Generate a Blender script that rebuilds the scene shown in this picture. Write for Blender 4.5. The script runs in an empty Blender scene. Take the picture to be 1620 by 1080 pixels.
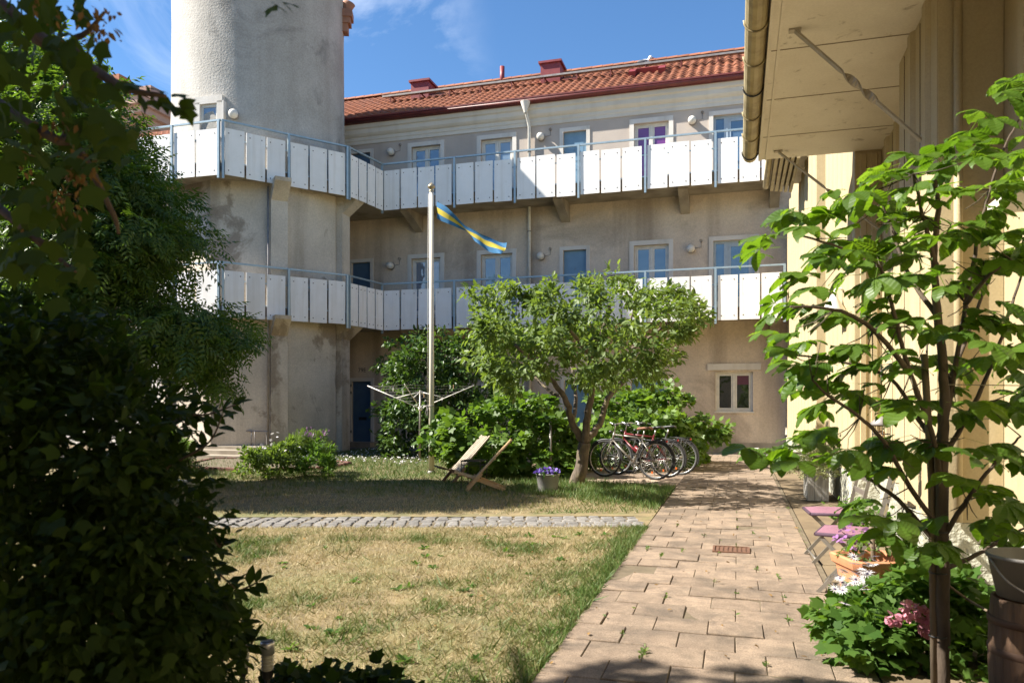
import bpy, math, random
import numpy as np
from mathutils import Vector, Matrix
random.seed(7)
rng = np.random.default_rng(11)
C = bpy.context.scene.collection
SC = bpy.context.scene

# ------------------------------------------------------------------ camera, sky, sun, exposure
FPX, CXP, HYP, EYE = 1203.0, 810.0, 638.0, 1.4
YAW = math.atan(358 / FPX)
SN, CS = math.sin(YAW), math.cos(YAW)
cam = bpy.data.cameras.new('camera')
cam.lens = 36 * FPX / 1620
cam.sensor_width = 36
cam.shift_y = (HYP - 540) / 1620
cam.clip_start, cam.clip_end = 0.05, 3000
cam.dof.use_dof = True
cam.dof.focus_distance = 14.5
cam.dof.aperture_fstop = 4.5
camo = bpy.data.objects.new('camera', cam)
camo.location = (0, 0, EYE)
camo.rotation_euler = (math.pi / 2, 0, YAW)
C.objects.link(camo)
SC.camera = camo

SUN_TH = math.radians(19.0)       # how far behind the left side the sun stands
SUN_EL = math.radians(43.5)
SD = Vector((-math.cos(SUN_TH) * math.cos(SUN_EL), -math.sin(SUN_TH) * math.cos(SUN_EL), math.sin(SUN_EL)))
w = bpy.data.worlds.new('World')
SC.world = w
w.use_nodes = True
nt = w.node_tree
nt.nodes.clear()
out = nt.nodes.new('ShaderNodeOutputWorld')
bg = nt.nodes.new('ShaderNodeBackground')
sky = nt.nodes.new('ShaderNodeTexSky')
sky.sky_type = 'NISHITA'
sky.sun_disc = False
sky.sun_elevation = SUN_EL
sky.sun_rotation = math.atan2(SD.x, SD.y)
sky.air_density = 1.0
sky.dust_density = 0.0
sky.ozone_density = 4.5
tc = nt.nodes.new('ShaderNodeTexCoord')
mp = nt.nodes.new('ShaderNodeMapping')
mp.inputs['Scale'].default_value = (2.2, 2.2, 4.0)
mp.inputs['Rotation'].default_value = (0.3, 0.5, 0.9)
nz = nt.nodes.new('ShaderNodeTexNoise')
nz.inputs['Scale'].default_value = 1.15
nz.inputs['Detail'].default_value = 9
nz.inputs['Roughness'].default_value = 0.58
nz.inputs['Distortion'].default_value = 0.9
cr = nt.nodes.new('ShaderNodeValToRGB')
cr.color_ramp.elements[0].position = 0.47
cr.color_ramp.elements[0].color = (0, 0, 0, 1)
cr.color_ramp.elements[1].position = 0.72
cr.color_ramp.elements[1].color = (0.5, 0.5, 0.5, 1)
mx = nt.nodes.new('ShaderNodeMixRGB')
mx.inputs[2].default_value = (9.0, 9.4, 10.0, 1)
nt.links.new(tc.outputs['Generated'], mp.inputs['Vector'])
nt.links.new(mp.outputs[0], nz.inputs['Vector'])
nt.links.new(nz.outputs[0], cr.inputs[0])
sx = nt.nodes.new('ShaderNodeSeparateXYZ')
nrmz = nt.nodes.new('ShaderNodeVectorMath'); nrmz.operation = 'NORMALIZE'
nt.links.new(tc.outputs['Generated'], nrmz.inputs[0]); nt.links.new(nrmz.outputs[0], sx.inputs[0])
mk = nt.nodes.new('ShaderNodeMapRange'); mk.interpolation_type = 'SMOOTHSTEP'      # the wisps lie over the left half of the sky
mk.inputs['From Min'].default_value, mk.inputs['From Max'].default_value = -0.27, -0.36
nt.links.new(sx.outputs['X'], mk.inputs['Value'])
mm_ = nt.nodes.new('ShaderNodeMath'); mm_.operation = 'MULTIPLY'
nt.links.new(cr.outputs[0], mm_.inputs[0]); nt.links.new(mk.outputs[0], mm_.inputs[1])
nt.links.new(mm_.outputs[0], mx.inputs[0])
hsv = nt.nodes.new('ShaderNodeHueSaturation'); hsv.inputs['Saturation'].default_value = 1.12; hsv.inputs['Value'].default_value = 1.0
nt.links.new(sky.outputs[0], hsv.inputs['Color']); nt.links.new(hsv.outputs[0], mx.inputs[1])
nt.links.new(mx.outputs[0], bg.inputs['Color'])
bg.inputs['Strength'].default_value = 0.071
nt.links.new(bg.outputs[0], out.inputs['Surface'])

sl = bpy.data.lights.new('sun', 'SUN')
sl.energy = 5.0
sl.angle = math.radians(0.53)
sl.color = (1.0, 0.94, 0.84)
so = bpy.data.objects.new('sun', sl)
so.rotation_euler = SD.to_track_quat('Z', 'Y').to_euler()
so.location = (-20, -8, 25)
C.objects.link(so)
SC.view_settings.view_transform = 'Standard'
SC.view_settings.look = 'None'
SC.view_settings.gamma = 1.0
SC.view_settings.use_curve_mapping = False
SC.view_settings.exposure = 1.5
SC.render.engine = 'CYCLES'
SC.cycles.max_bounces = 8
SC.cycles.transparent_max_bounces = 8

# ------------------------------------------------------------------ measuring helpers
def at_d(px, py, d):
    u, v = (px - CXP) / FPX, (HYP - py) / FPX
    return Vector(((-SN + CS * u) * d, (CS + SN * u) * d, EYE + v * d))
def at_y(px, py, Y):
    u = (px - CXP) / FPX
    return at_d(px, py, Y / (CS + SN * u))
def on_ground(px, py, z=0.0):
    return at_d(px, py, (z - EYE) * FPX / (HYP - py))

# ------------------------------------------------------------------ object helpers
WL = {}
def place(o, wl, parent=None, label=None, cat=None, group=None, kind=None):
    C.objects.link(o)
    wl = Vector(wl)
    if parent is not None:
        o.parent = parent
        o.location = wl - WL[parent.name]
    else:
        o.location = wl
    WL[o.name] = wl
    if label: o['label'] = label
    if cat: o['category'] = cat
    if group: o['group'] = group
    if kind: o['kind'] = kind
    return o
def thing(name, label, cat, loc, group=None):
    return place(bpy.data.objects.new(name, None), loc, None, label, cat, group)
def inst(name, mesh, loc, parent, rot=(0, 0, 0), scale=(1, 1, 1), **k):
    o = bpy.data.objects.new(name, mesh)
    o.rotation_euler = rot
    o.scale = scale
    return place(o, loc, parent, **k)
def copy_tree(src, loc, rz, label, group=None):
    def cp(o, par):
        c = o.copy()
        C.objects.link(c)
        if par: c.parent = par
        for ch in o.children: cp(ch, c)
        return c
    r = cp(src, None)
    r.location = loc
    r.rotation_euler = (0, 0, rz)
    r['label'] = label
    if group: r['group'] = group
    return r

class MB:
    def __init__(s):
        s.v, s.f, s.m, s.sm = [], [], [], []
    def add(s, vs, fs, m=0, smooth=False):
        n = len(s.v)
        s.v += [tuple(p) for p in vs]
        for f in fs:
            s.f.append(tuple(i + n for i in f)); s.m.append(m); s.sm.append(smooth)
        return s
    def box(s, x0, x1, y0, y1, z0, z1, m=0):
        return s.add([(x0, y0, z0), (x1, y0, z0), (x1, y1, z0), (x0, y1, z0), (x0, y0, z1), (x1, y0, z1), (x1, y1, z1), (x0, y1, z1)],
              [(3, 2, 1, 0), (4, 5, 6, 7), (0, 1, 5, 4), (1, 2, 6, 5), (2, 3, 7, 6), (3, 0, 4, 7)], m)
    def obox(s, c, a, b, d, m=0):
        c, a, b, d = Vector(c), Vector(a), Vector(b), Vector(d)
        vs = [c + sa * a + sb * b + sd * d for sd in (-1, 1) for sa, sb in ((-1, -1), (1, -1), (1, 1), (-1, 1))]
        if a.cross(b).dot(d) < 0: fs = [(0, 1, 2, 3), (7, 6, 5, 4), (4, 5, 1, 0), (5, 6, 2, 1), (6, 7, 3, 2), (7, 4, 0, 3)]
        else: fs = [(3, 2, 1, 0), (4, 5, 6, 7), (0, 1, 5, 4), (1, 2, 6, 5), (2, 3, 7, 6), (3, 0, 4, 7)]
        return s.add(vs, fs, m)
    def beam(s, p, q, w, h, side=(0, 1, 0), m=0):
        p, q = Vector(p), Vector(q)
        d = (q - p); L = d.length; d.normalize()
        sd = Vector(side); sd = (sd - d * sd.dot(d)).normalized()
        up = d.cross(sd)
        return s.obox((p + q) / 2, d * L / 2, sd * w / 2, up * h / 2, m)
    def tube(s, pts, rad, n=8, m=0, cap=True, twist=0.0, smooth=True):
        pts = [Vector(p) for p in pts]
        if not isinstance(rad, (list, tuple)): rad = [rad] * len(pts)
        vs, fs = [], []
        t0 = (pts[1] - pts[0]).normalized()
        ref = Vector((0, 0, 1)) if abs(t0.z) < 0.9 else Vector((1, 0, 0))
        a = t0.cross(ref).normalized()
        for i, p in enumerate(pts):
            t = (pts[min(i + 1, len(pts) - 1)] - pts[max(i - 1, 0)]).normalized()
            a = (a - t * a.dot(t)).normalized()
            b = t.cross(a)
            for k in range(n):
                an = 2 * math.pi * k / n + twist * i
                vs.append(p + (a * math.cos(an) + b * math.sin(an)) * rad[i])
        for i in range(len(pts) - 1):
            for k in range(n):
                k2 = (k + 1) % n
                fs.append((i * n + k, i * n + k2, (i + 1) * n + k2, (i + 1) * n + k))
        s.add(vs, fs, m, smooth)
        if cap:
            o = len(s.v) - len(vs)
            s.f += [tuple(o + k for k in reversed(range(n))), tuple(o + (len(pts) - 1) * n + k for k in range(n))]
            s.m += [m, m]; s.sm += [False, False]
        return s
    def lathe(s, c, prof, n=20, m=0, smooth=True, axis='z'):
        c = Vector(c)
        vs, fs = [], []
        for r, z in prof:
            for k in range(n):
                an = 2 * math.pi * k / n
                if axis == 'z': vs.append(c + Vector((r * math.cos(an), r * math.sin(an), z)))
                elif axis == 'y': vs.append(c + Vector((r * math.cos(an), z, -r * math.sin(an))))
                else: vs.append(c + Vector((z, r * math.cos(an), r * math.sin(an))))
        for i in range(len(prof) - 1):
            for k in range(n):
                k2 = (k + 1) % n
                fs.append((i * n + k, i * n + k2, (i + 1) * n + k2, (i + 1) * n + k))
        return s.add(vs, fs, m, smooth)
    def ball(s, c, r, n=10, m=0, sc=(1, 1, 1)):
        prof = [(max(1e-4, math.sin(math.pi * i / n)), -math.cos(math.pi * i / n)) for i in range(n + 1)]
        c = Vector(c)
        k0 = len(s.v)
        s.lathe((0, 0, 0), prof, n + 4, m)
        for i in range(k0, len(s.v)):
            v = s.v[i]
            s.v[i] = (c.x + v[0] * r * sc[0], c.y + v[1] * r * sc[1], c.z + v[2] * r * sc[2])
        return s
    def ring(s, c, R, r, n=32, k=6, m=0, axis='y', a0=0.0, a1=2 * math.pi):
        c = Vector(c)
        full = abs(a1 - a0 - 2 * math.pi) < 1e-6
        pts = []
        for i in range(n + (0 if full else 1)):
            a = a0 + (a1 - a0) * i / n
            if axis == 'y': pts.append((c + Vector((R * math.cos(a), 0, R * math.sin(a))), Vector((math.cos(a), 0, math.sin(a))), Vector((0, 1, 0))))
            else: pts.append((c + Vector((R * math.cos(a), R * math.sin(a), 0)), Vector((math.cos(a), math.sin(a), 0)), Vector((0, 0, 1))))
        vs = [p + (o * math.cos(2 * math.pi * j / k) + z * math.sin(2 * math.pi * j / k)) * r for p, o, z in pts for j in range(k)]
        fs = []
        N = len(pts)
        for i in range(N if full else N - 1):
            for j in range(k):
                i2, j2 = (i + 1) % N, (j + 1) % k
                fs.append((i * k + j, i * k + j2, i2 * k + j2, i2 * k + j))
        return s.add(vs, fs, m, True)
    def prism(s, poly, z0, z1, m=0, bottom=True):
        n = len(poly)
        vs = [(x, y, z0) for x, y in poly] + [(x, y, z1) for x, y in poly]
        fs = [tuple(range(n, 2 * n))] + [(i, (i + 1) % n, n + (i + 1) % n, n + i) for i in range(n)]
        if bottom: fs.append(tuple(reversed(range(n))))
        return s.add(vs, fs, m)
    def cham(s, sx, sy, sz, b, m=0, dome=0.0):
        """a slab centred on the origin, top edges chamfered"""
        hx, hy = sx / 2, sy / 2
        def rg(x, y, z): return [(-x, -y, z), (x, -y, z), (x, y, z), (-x, y, z)]
        vs = rg(hx, hy, -sz) + rg(hx, hy, -b) + rg(hx - b, hy - b, 0) + [(0, 0, dome)]
        fs = []
        for r in range(2):
            for k in range(4):
                k2 = (k + 1) % 4
                fs.append((r * 4 + k, r * 4 + k2, r * 4 + 4 + k2, r * 4 + 4 + k))
        fs += [(8 + k, 8 + (k + 1) % 4, 12) for k in range(4)]
        return s.add(vs, fs, m)
    def mesh(s, name, mats, off=(0, 0, 0)):
        me = bpy.data.meshes.new(name)
        o = Vector(off)
        me.from_pydata([(a - o.x, b - o.y, c - o.z) for a, b, c in s.v], [], s.f)
        if not isinstance(mats, (list, tuple)): mats = [mats]
        for q in mats: me.materials.append(q)
        me.polygons.foreach_set('material_index', s.m)
        me.polygons.foreach_set('use_smooth', s.sm)
        me.update()
        return me
    def build(s, name, mats, parent=None, origin=None, **k):
        a = np.array(s.v)
        lo, hi = a.min(0), a.max(0)
        if origin is None:
            origin = ((lo[0] + hi[0]) / 2, (lo[1] + hi[1]) / 2, lo[2] if parent is None else (lo[2] + hi[2]) / 2)
        o = bpy.data.objects.new(name, s.mesh(name, mats, origin))
        return place(o, origin, parent, **k)

# ------------------------------------------------------------------ materials
def _nodes(name):
    m = bpy.data.materials.new(name)
    m.use_nodes = True
    t = m.node_tree
    return m, t, t.nodes['Principled BSDF'], t.nodes['Material Output']
def c4(c): return (c[0], c[1], c[2], 1.0)
def mat(name, a, b=None, scale=6.0, rough=0.7, bump=0.0, bscale=60.0, metal=0.0, stretch=(1, 1, 1), detail=6, lo=0.35, hi=0.65,
        spec=None, rnd=0.0, streak=None, dirt=None, bdist=0.01, grain=None):
    """two-tone noise colour, optional vertical streaks and shaped dirt stains, fine bump"""
    m, t, p, o = _nodes(name)
    N, L = t.nodes.new, t.links.new
    tcn = N('ShaderNodeTexCoord')
    mpn = N('ShaderNodeMapping')
    mpn.inputs['Scale'].default_value = stretch
    geo = N('ShaderNodeNewGeometry')
    src = geo.outputs['Position'] if rnd else tcn.outputs['Object']
    L(src, mpn.inputs['Vector'])
    vec = mpn.outputs[0]
    col = None
    if b is None: b = tuple(x * 0.82 for x in a)
    n1 = N('ShaderNodeTexNoise')
    n1.inputs['Scale'].default_value = scale
    n1.inputs['Detail'].default_value = detail
    n1.inputs['Roughness'].default_value = 0.6
    L(vec, n1.inputs['Vector'])
    r1 = N('ShaderNodeValToRGB')
    r1.color_ramp.elements[0].position, r1.color_ramp.elements[1].position = lo, hi
    r1.color_ramp.elements[0].color, r1.color_ramp.elements[1].color = c4(a), c4(b)
    L(n1.outputs[0], r1.inputs[0])
    col = r1.outputs[0]
    def over(fac, color):
        nonlocal col
        mm = N('ShaderNodeMixRGB')
        mm.inputs[2].default_value = c4(color)
        L(fac, mm.inputs[0]); L(col, mm.inputs[1])
        col = mm.outputs[0]
    if streak:
        color, amt, sc = streak
        m2 = N('ShaderNodeMapping'); m2.inputs['Scale'].default_value = (sc, sc, sc * 0.06)
        L(src, m2.inputs['Vector'])
        n2 = N('ShaderNodeTexNoise'); n2.inputs['Scale'].default_value = 1.0; n2.inputs['Detail'].default_value = 5
        L(m2.outputs[0], n2.inputs['Vector'])
        r2 = N('ShaderNodeValToRGB')
        r2.color_ramp.elements[0].position, r2.color_ramp.elements[1].position = 0.5, 0.75
        r2.color_ramp.elements[0].color, r2.color_ramp.elements[1].color = (0, 0, 0, 1), (amt, amt, amt, 1)
        L(n2.outputs[0], r2.inputs[0]); over(r2.outputs[0], color)
    if dirt:
        color, amt, sc, l0, l1 = dirt
        n3 = N('ShaderNodeTexNoise'); n3.inputs['Scale'].default_value = sc; n3.inputs['Detail'].default_value = 8; n3.inputs['Roughness'].default_value = 0.65
        n3.inputs['Distortion'].default_value = 0.6
        L(src, n3.inputs['Vector'])
        r3 = N('ShaderNodeValToRGB')
        r3.color_ramp.elements[0].position, r3.color_ramp.elements[1].position = l0, l1
        r3.color_ramp.elements[0].color, r3.color_ramp.elements[1].color = (0, 0, 0, 1), (amt, amt, amt, 1)
        L(n3.outputs[0], r3.inputs[0]); over(r3.outputs[0], color)
    if grain:
        gs, ga = grain
        n4 = N('ShaderNodeTexNoise'); n4.inputs['Scale'].default_value = gs; n4.inputs['Detail'].default_value = 3; n4.inputs['Roughness'].default_value = 0.7
        L(src, n4.inputs['Vector'])
        r4 = N('ShaderNodeMapRange'); r4.inputs['From Min'].default_value, r4.inputs['From Max'].default_value = 0.3, 0.7
        r4.inputs['To Min'].default_value, r4.inputs['To Max'].default_value = 1 - ga, 1 + ga
        L(n4.outputs[0], r4.inputs['Value'])
        h4 = N('ShaderNodeHueSaturation'); L(r4.outputs[0], h4.inputs['Value']); L(col, h4.inputs['Color'])
        col = h4.outputs[0]
    if rnd:
        oi = N('ShaderNodeObjectInfo')
        hs = N('ShaderNodeHueSaturation')
        mr = N('ShaderNodeMapRange')
        mr.inputs['To Min'].default_value, mr.inputs['To Max'].default_value = 1 - rnd, 1 + rnd
        L(oi.outputs['Random'], mr.inputs['Value']); L(mr.outputs[0], hs.inputs['Value']); L(col, hs.inputs['Color'])
        col = hs.outputs[0]
    L(col, p.inputs['Base Color'])
    p.inputs['Roughness'].default_value = rough
    p.inputs['Metallic'].default_value = metal
    if spec is not None: p.inputs['Specular IOR Level'].default_value = spec
    if bump:
        nb = N('ShaderNodeTexNoise'); nb.inputs['Scale'].default_value = bscale; nb.inputs['Detail'].default_value = 6
        L(vec, nb.inputs['Vector'])
        bp = N('ShaderNodeBump'); bp.inputs['Strength'].default_value = bump; bp.inputs['Distance'].default_value = bdist
        L(nb.outputs[0], bp.inputs['Height']); L(bp.outputs[0], p.inputs['Normal'])
    return m
def leaf_mat(name, a, b, trans=0.35, rough=0.45, tcol=None, spec=0.35):
    """leaf: gloss on top, light through it; each leaf its own tone from the 'rnd' attribute"""
    m, t, p, o = _nodes(name)
    N, L = t.nodes.new, t.links.new
    at = N('ShaderNodeAttribute'); at.attribute_name = 'rnd'
    oi = N('ShaderNodeObjectInfo')
    ad = N('ShaderNodeMath'); ad.operation = 'ADD'; ad.use_clamp = True
    ml = N('ShaderNodeMath'); ml.operation = 'MULTIPLY_ADD'; ml.inputs[1].default_value = 0.3; ml.inputs[2].default_value = -0.15
    L(oi.outputs['Random'], ml.inputs[0]); L(at.outputs['Fac'], ad.inputs[0]); L(ml.outputs[0], ad.inputs[1])
    r = N('ShaderNodeValToRGB')
    r.color_ramp.elements[0].color, r.color_ramp.elements[1].color = c4(a), c4(b)
    L(ad.outputs[0], r.inputs[0])
    L(r.outputs[0], p.inputs['Base Color'])
    p.inputs['Roughness'].default_value = rough
    p.inputs['Specular IOR Level'].default_value = spec
    tr = N('ShaderNodeBsdfTranslucent')
    mc = N('ShaderNodeMixRGB'); mc.blend_type = 'MULTIPLY'; mc.inputs[0].default_value = 1
    mc.inputs[2].default_value = c4(tcol or (2.6, 2.6, 1.0))
    L(r.outputs[0], mc.inputs[1]); L(mc.outputs[0], tr.inputs['Color'])
    ms = N('ShaderNodeMixShader'); ms.inputs[0].default_value = trans
    L(p.outputs[0], ms.inputs[1]); L(tr.outputs[0], ms.inputs[2]); L(ms.outputs[0], o.inputs['Surface'])
    return m
def glass_mat(name, base, rough=0.03, spec=1.0):
    m, t, p, o = _nodes(name)
    N, L = t.nodes.new, t.links.new
    n = N('ShaderNodeTexNoise'); n.inputs['Scale'].default_value = 1.2
    r = N('ShaderNodeValToRGB')
    r.color_ramp.elements[0].color, r.color_ramp.elements[1].color = c4(tuple(x * 0.7 for x in base)), c4(base)
    tcn = N('ShaderNodeTexCoord'); L(tcn.outputs['Object'], n.inputs['Vector'])
    L(n.outputs[0], r.inputs[0]); L(r.outputs[0], p.inputs['Base Color'])
    nb = N('ShaderNodeTexNoise'); nb.inputs['Scale'].default_value = 2.2; L(tcn.outputs['Object'], nb.inputs['Vector'])
    bp = N('ShaderNodeBump'); bp.inputs['Strength'].default_value = 0.35; bp.inputs['Distance'].default_value = 0.03; L(nb.outputs[0], bp.inputs['Height']); L(bp.outputs[0], p.inputs['Normal'])
    p.inputs['Roughness'].default_value = rough
    p.inputs['Specular IOR Level'].default_value = spec
    p.inputs['IOR'].default_value = 1.7
    return m

M = {}
M['plaster'] = mat('facade_plaster', (0.64, 0.535, 0.42), (0.56, 0.46, 0.36), 1.1, 0.92, 0.5, 45, streak=((0.18, 0.14, 0.105), 0.65, 1.6), dirt=((0.25, 0.20, 0.155), 0.5, 0.5, 0.52, 0.66), grain=(28, 0.12))
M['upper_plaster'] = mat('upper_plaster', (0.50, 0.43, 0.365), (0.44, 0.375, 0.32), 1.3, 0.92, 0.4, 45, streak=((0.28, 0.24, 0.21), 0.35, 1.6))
M['tower'] = mat('tower_roughcast', (0.47, 0.445, 0.40), (0.36, 0.34, 0.30), 0.9, 0.95, 0.45, 20, streak=((0.32, 0.29, 0.25), 0.7, 1.3), dirt=((0.20, 0.19, 0.17), 0.75, 0.5, 0.56, 0.66), bdist=0.03, grain=(24, 0.16))
M['tower_base'] = mat('tower_base_render', (0.63, 0.555, 0.45), (0.50, 0.435, 0.345), 0.9, 0.93, 0.5, 30, streak=((0.20, 0.155, 0.10), 0.7, 1.5), dirt=((0.22, 0.17, 0.12), 0.75, 0.55, 0.54, 0.60), grain=(26, 0.14))
M['concrete'] = mat('gallery_concrete', (0.36, 0.31, 0.24), (0.25, 0.21, 0.16), 2.0, 0.9, 0.4, 40, streak=((0.16, 0.12, 0.08), 0.5, 2.0))
M['panel'] = mat('gallery_panel', (0.84, 0.82, 0.79), (0.79, 0.77, 0.735), 3.0, 0.55, 0.05, 30, rnd=0.05, streak=((0.56, 0.50, 0.41), 0.42, 6.0), dirt=((0.50, 0.44, 0.35), 0.3, 1.6, 0.6, 0.72))
M['bolt'] = mat('rusty_bolt', (0.10, 0.075, 0.06), None, 30, 0.6)
M['steel_blue'] = mat('galvanised_blue_steel', (0.34, 0.42, 0.46), (0.28, 0.36, 0.40), 8, 0.4, metal=0.35)
M['casing'] = mat('window_casing', (0.68, 0.64, 0.58), (0.61, 0.57, 0.51), 2.5, 0.85, 0.2, 60, streak=((0.38, 0.34, 0.28), 0.3, 4.0))
M['cornice'] = mat('cornice_render', (0.68, 0.63, 0.54), (0.60, 0.55, 0.46), 1.5, 0.85, 0.15, 50, stretch=(0.4, 1, 1), streak=((0.42, 0.36, 0.28), 0.3, 3))
M['frame_white'] = mat('white_window_frame', (0.72, 0.69, 0.62), None, 5, 0.5)
M['frame_blue'] = mat('pale_blue_frame', (0.38, 0.47, 0.56), None, 5, 0.5)
M['door_blue'] = mat('blue_door_paint', (0.17, 0.29, 0.40), (0.14, 0.25, 0.35), 4, 0.45)
M['door_deep'] = mat('deep_blue_door_paint', (0.07, 0.14, 0.23), (0.055, 0.11, 0.19), 4, 0.45)
M['glass'] = glass_mat('window_glass', (0.10, 0.17, 0.26))  # blue of the reflected sky put into the pane colour
M['glass_pale'] = glass_mat('pale_window_glass', (0.22, 0.30, 0.38))  # paler pane: sky reflection and a curtain put into one colour
M['glass_dark'] = glass_mat('dark_window_glass', (0.018, 0.024, 0.018))
M['curtain'] = glass_mat('purple_curtain_behind_glass', (0.20, 0.055, 0.24), 0.08, 0.6)
M['red_metal'] = mat('red_sheet_metal', (0.24, 0.035, 0.035), (0.18, 0.025, 0.028), 6, 0.5)
M['dark_red'] = mat('dark_red_gutter', (0.17, 0.03, 0.022), (0.12, 0.022, 0.018), 6, 0.5)
M['tile'] = mat('clay_roof_tile', (0.31, 0.108, 0.047), (0.22, 0.072, 0.034), 3, 0.8, 0.2, 60, rnd=0.22, dirt=((0.24, 0.11, 0.07), 0.55, 1.8, 0.5, 0.68))
M['roof_under'] = mat('roof_underlay', (0.10, 0.045, 0.03), None, 5, 0.9)
M['zinc'] = mat('weathered_zinc', (0.30, 0.28, 0.26), (0.22, 0.20, 0.19), 6, 0.55, metal=0.3)
M['white_pipe'] = mat('white_downpipe', (0.70, 0.67, 0.60), None, 6, 0.5)
M['gutter'] = mat('cream_gutter', (0.40, 0.33, 0.18), (0.31, 0.25, 0.13), 5, 0.55, dirt=((0.16, 0.12, 0.06), 0.6, 5, 0.5, 0.7))
M['soffit'] = mat('cream_soffit', (0.70, 0.645, 0.535), (0.64, 0.58, 0.47), 1.8, 0.6, 0.08, 20, dirt=((0.22, 0.17, 0.10), 0.7, 5, 0.60, 0.70), grain=(50, 0.06))
M['yellow'] = mat('yellow_cladding', (0.44, 0.36, 0.215), (0.40, 0.325, 0.185), 1.5, 0.7, 0.12, 70, streak=((0.34, 0.25, 0.11), 0.35, 5), dirt=((0.24, 0.165, 0.07), 0.45, 3, 0.62, 0.74), grain=(60, 0.08))
M['yellow_shaded'] = mat('shaded_yellow_cladding', (0.42, 0.29, 0.115), (0.36, 0.24, 0.09), 2, 0.8, 0.25, 60, dirt=((0.18, 0.12, 0.05), 0.6, 5, 0.58, 0.7))  # unused darker copy of the yellow cladding, shade put into its colour
M['plinth'] = mat('grey_green_plinth', (0.46, 0.45, 0.36), (0.36, 0.35, 0.28), 2.5, 0.95, 1.0, 16, bdist=0.05, dirt=((0.20, 0.18, 0.12), 0.6, 1.4, 0.5, 0.65))
M['strut'] = mat('painted_steel_strut', (0.42, 0.37, 0.29), (0.33, 0.29, 0.22), 9, 0.5, metal=0.2)
M['slab'] = mat('paving_slab_concrete', (0.268, 0.198, 0.138), (0.188, 0.137, 0.096), 9, 0.92, 0.8, 150, rnd=0.16, dirt=((0.115, 0.088, 0.064), 0.8, 2.6, 0.47, 0.64), bdist=0.006, grain=(110, 0.38))
M['joint'] = mat('joint_earth', (0.11, 0.085, 0.052), (0.16, 0.125, 0.08), 12, 1.0, 0.4, 40)
M['cobble'] = mat('granite_sett', (0.215, 0.20, 0.182), (0.14, 0.13, 0.118), 14, 0.85, 0.5, 50, rnd=0.2)
M['earth'] = mat('ground_earth', (0.125, 0.088, 0.05), (0.19, 0.14, 0.08), 2.2, 1.0, 0.6, 25)
M['lawn'] = mat('lawn_thatch', (0.24, 0.18, 0.09), (0.14, 0.11, 0.055), 5, 1.0, 0.6, 60, dirt=((0.10, 0.13, 0.035), 0.6, 1.1, 0.46, 0.62))
M['bark'] = mat('tree_bark', (0.155, 0.12, 0.088), (0.07, 0.052, 0.038), 12, 0.9, 1.0, 22, stretch=(1, 1, 0.35), bdist=0.02, dirt=((0.24, 0.20, 0.09), 0.5, 4, 0.52, 0.66))
M['bark_dark'] = mat('chestnut_bark', (0.105, 0.075, 0.05), (0.055, 0.038, 0.027), 16, 0.85, 0.7, 40, stretch=(1, 1, 0.3))
M['twig'] = mat('green_twig', (0.07, 0.055, 0.03), None, 10, 0.8)
M['stake'] = mat('wooden_stake', (0.20, 0.15, 0.10), (0.13, 0.095, 0.06), 9, 0.85, 0.4, 30, stretch=(1, 1, 0.2))
M['wood_new'] = mat('fresh_pine', (0.56, 0.375, 0.20), (0.47, 0.30, 0.15), 7, 0.6, 0.2, 40, stretch=(1, 6, 6), rnd=0.08)
M['wood_grey'] = mat('silvered_pine', (0.42, 0.35, 0.265), (0.34, 0.275, 0.205), 7, 0.7, 0.2, 40, stretch=(1, 6, 6), rnd=0.08)
M['wood_dark'] = mat('brown_stained_pine', (0.16, 0.10, 0.06), (0.11, 0.07, 0.04), 7, 0.7, rnd=0.1)
M['weathered'] = mat('weathered_planks', (0.42, 0.40, 0.36), (0.26, 0.245, 0.22), 9, 0.9, 0.4, 40, stretch=(5, 5, 0.5))
M['black'] = mat('black_lacquer', (0.018, 0.018, 0.018), (0.03, 0.03, 0.03), 9, 0.4)
M['rubber'] = mat('tyre_rubber', (0.022, 0.022, 0.022), (0.035, 0.033, 0.03), 12, 0.8)
M['alu'] = mat('aluminium', (0.62, 0.61, 0.59), (0.5, 0.49, 0.48), 12, 0.3, metal=0.8)
M['silver'] = mat('silver_frame_paint', (0.26, 0.235, 0.20), None, 9, 0.35, metal=0.4)
M['red_paint'] = mat('red_frame_paint', (0.15, 0.014, 0.018), None, 9, 0.35)
M['brown_leather'] = mat('saddle_tan', (0.22, 0.09, 0.045), None, 9, 0.55)
M['reflector'] = mat('orange_reflector', (0.75, 0.14, 0.02), None, 9, 0.3)
M['red_light'] = mat('red_tail_reflector', (0.45, 0.01, 0.015), None, 9, 0.3)
M['white_paint'] = mat('white_paint', (0.78, 0.75, 0.68), (0.72, 0.69, 0.62), 5, 0.4)
M['pole_cream'] = mat('cream_pole_paint', (0.66, 0.60, 0.48), (0.60, 0.545, 0.43), 4, 0.45)
M['globe'] = mat('opal_globe', (0.74, 0.70, 0.62), (0.66, 0.62, 0.54), 5, 0.3)
M['terracotta'] = mat('terracotta', (0.50, 0.215, 0.10), (0.42, 0.17, 0.08), 6, 0.85, 0.2, 60, dirt=((0.55, 0.33, 0.20), 0.5, 5, 0.55, 0.7))
M['cushion'] = mat('pink_cushion', (0.235, 0.11, 0.15), (0.205, 0.095, 0.13), 40, 0.9, 0.3, 300)
M['cush_edge'] = mat('dark_piping', (0.06, 0.03, 0.05), None, 20, 0.8)
M['zincpot'] = mat('galvanised_bucket', (0.40, 0.39, 0.37), (0.33, 0.32, 0.30), 9, 0.45, metal=0.25)
M['bucket'] = mat('grey_plastic_bucket', (0.23, 0.22, 0.205), (0.19, 0.18, 0.17), 4, 0.6)
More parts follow.
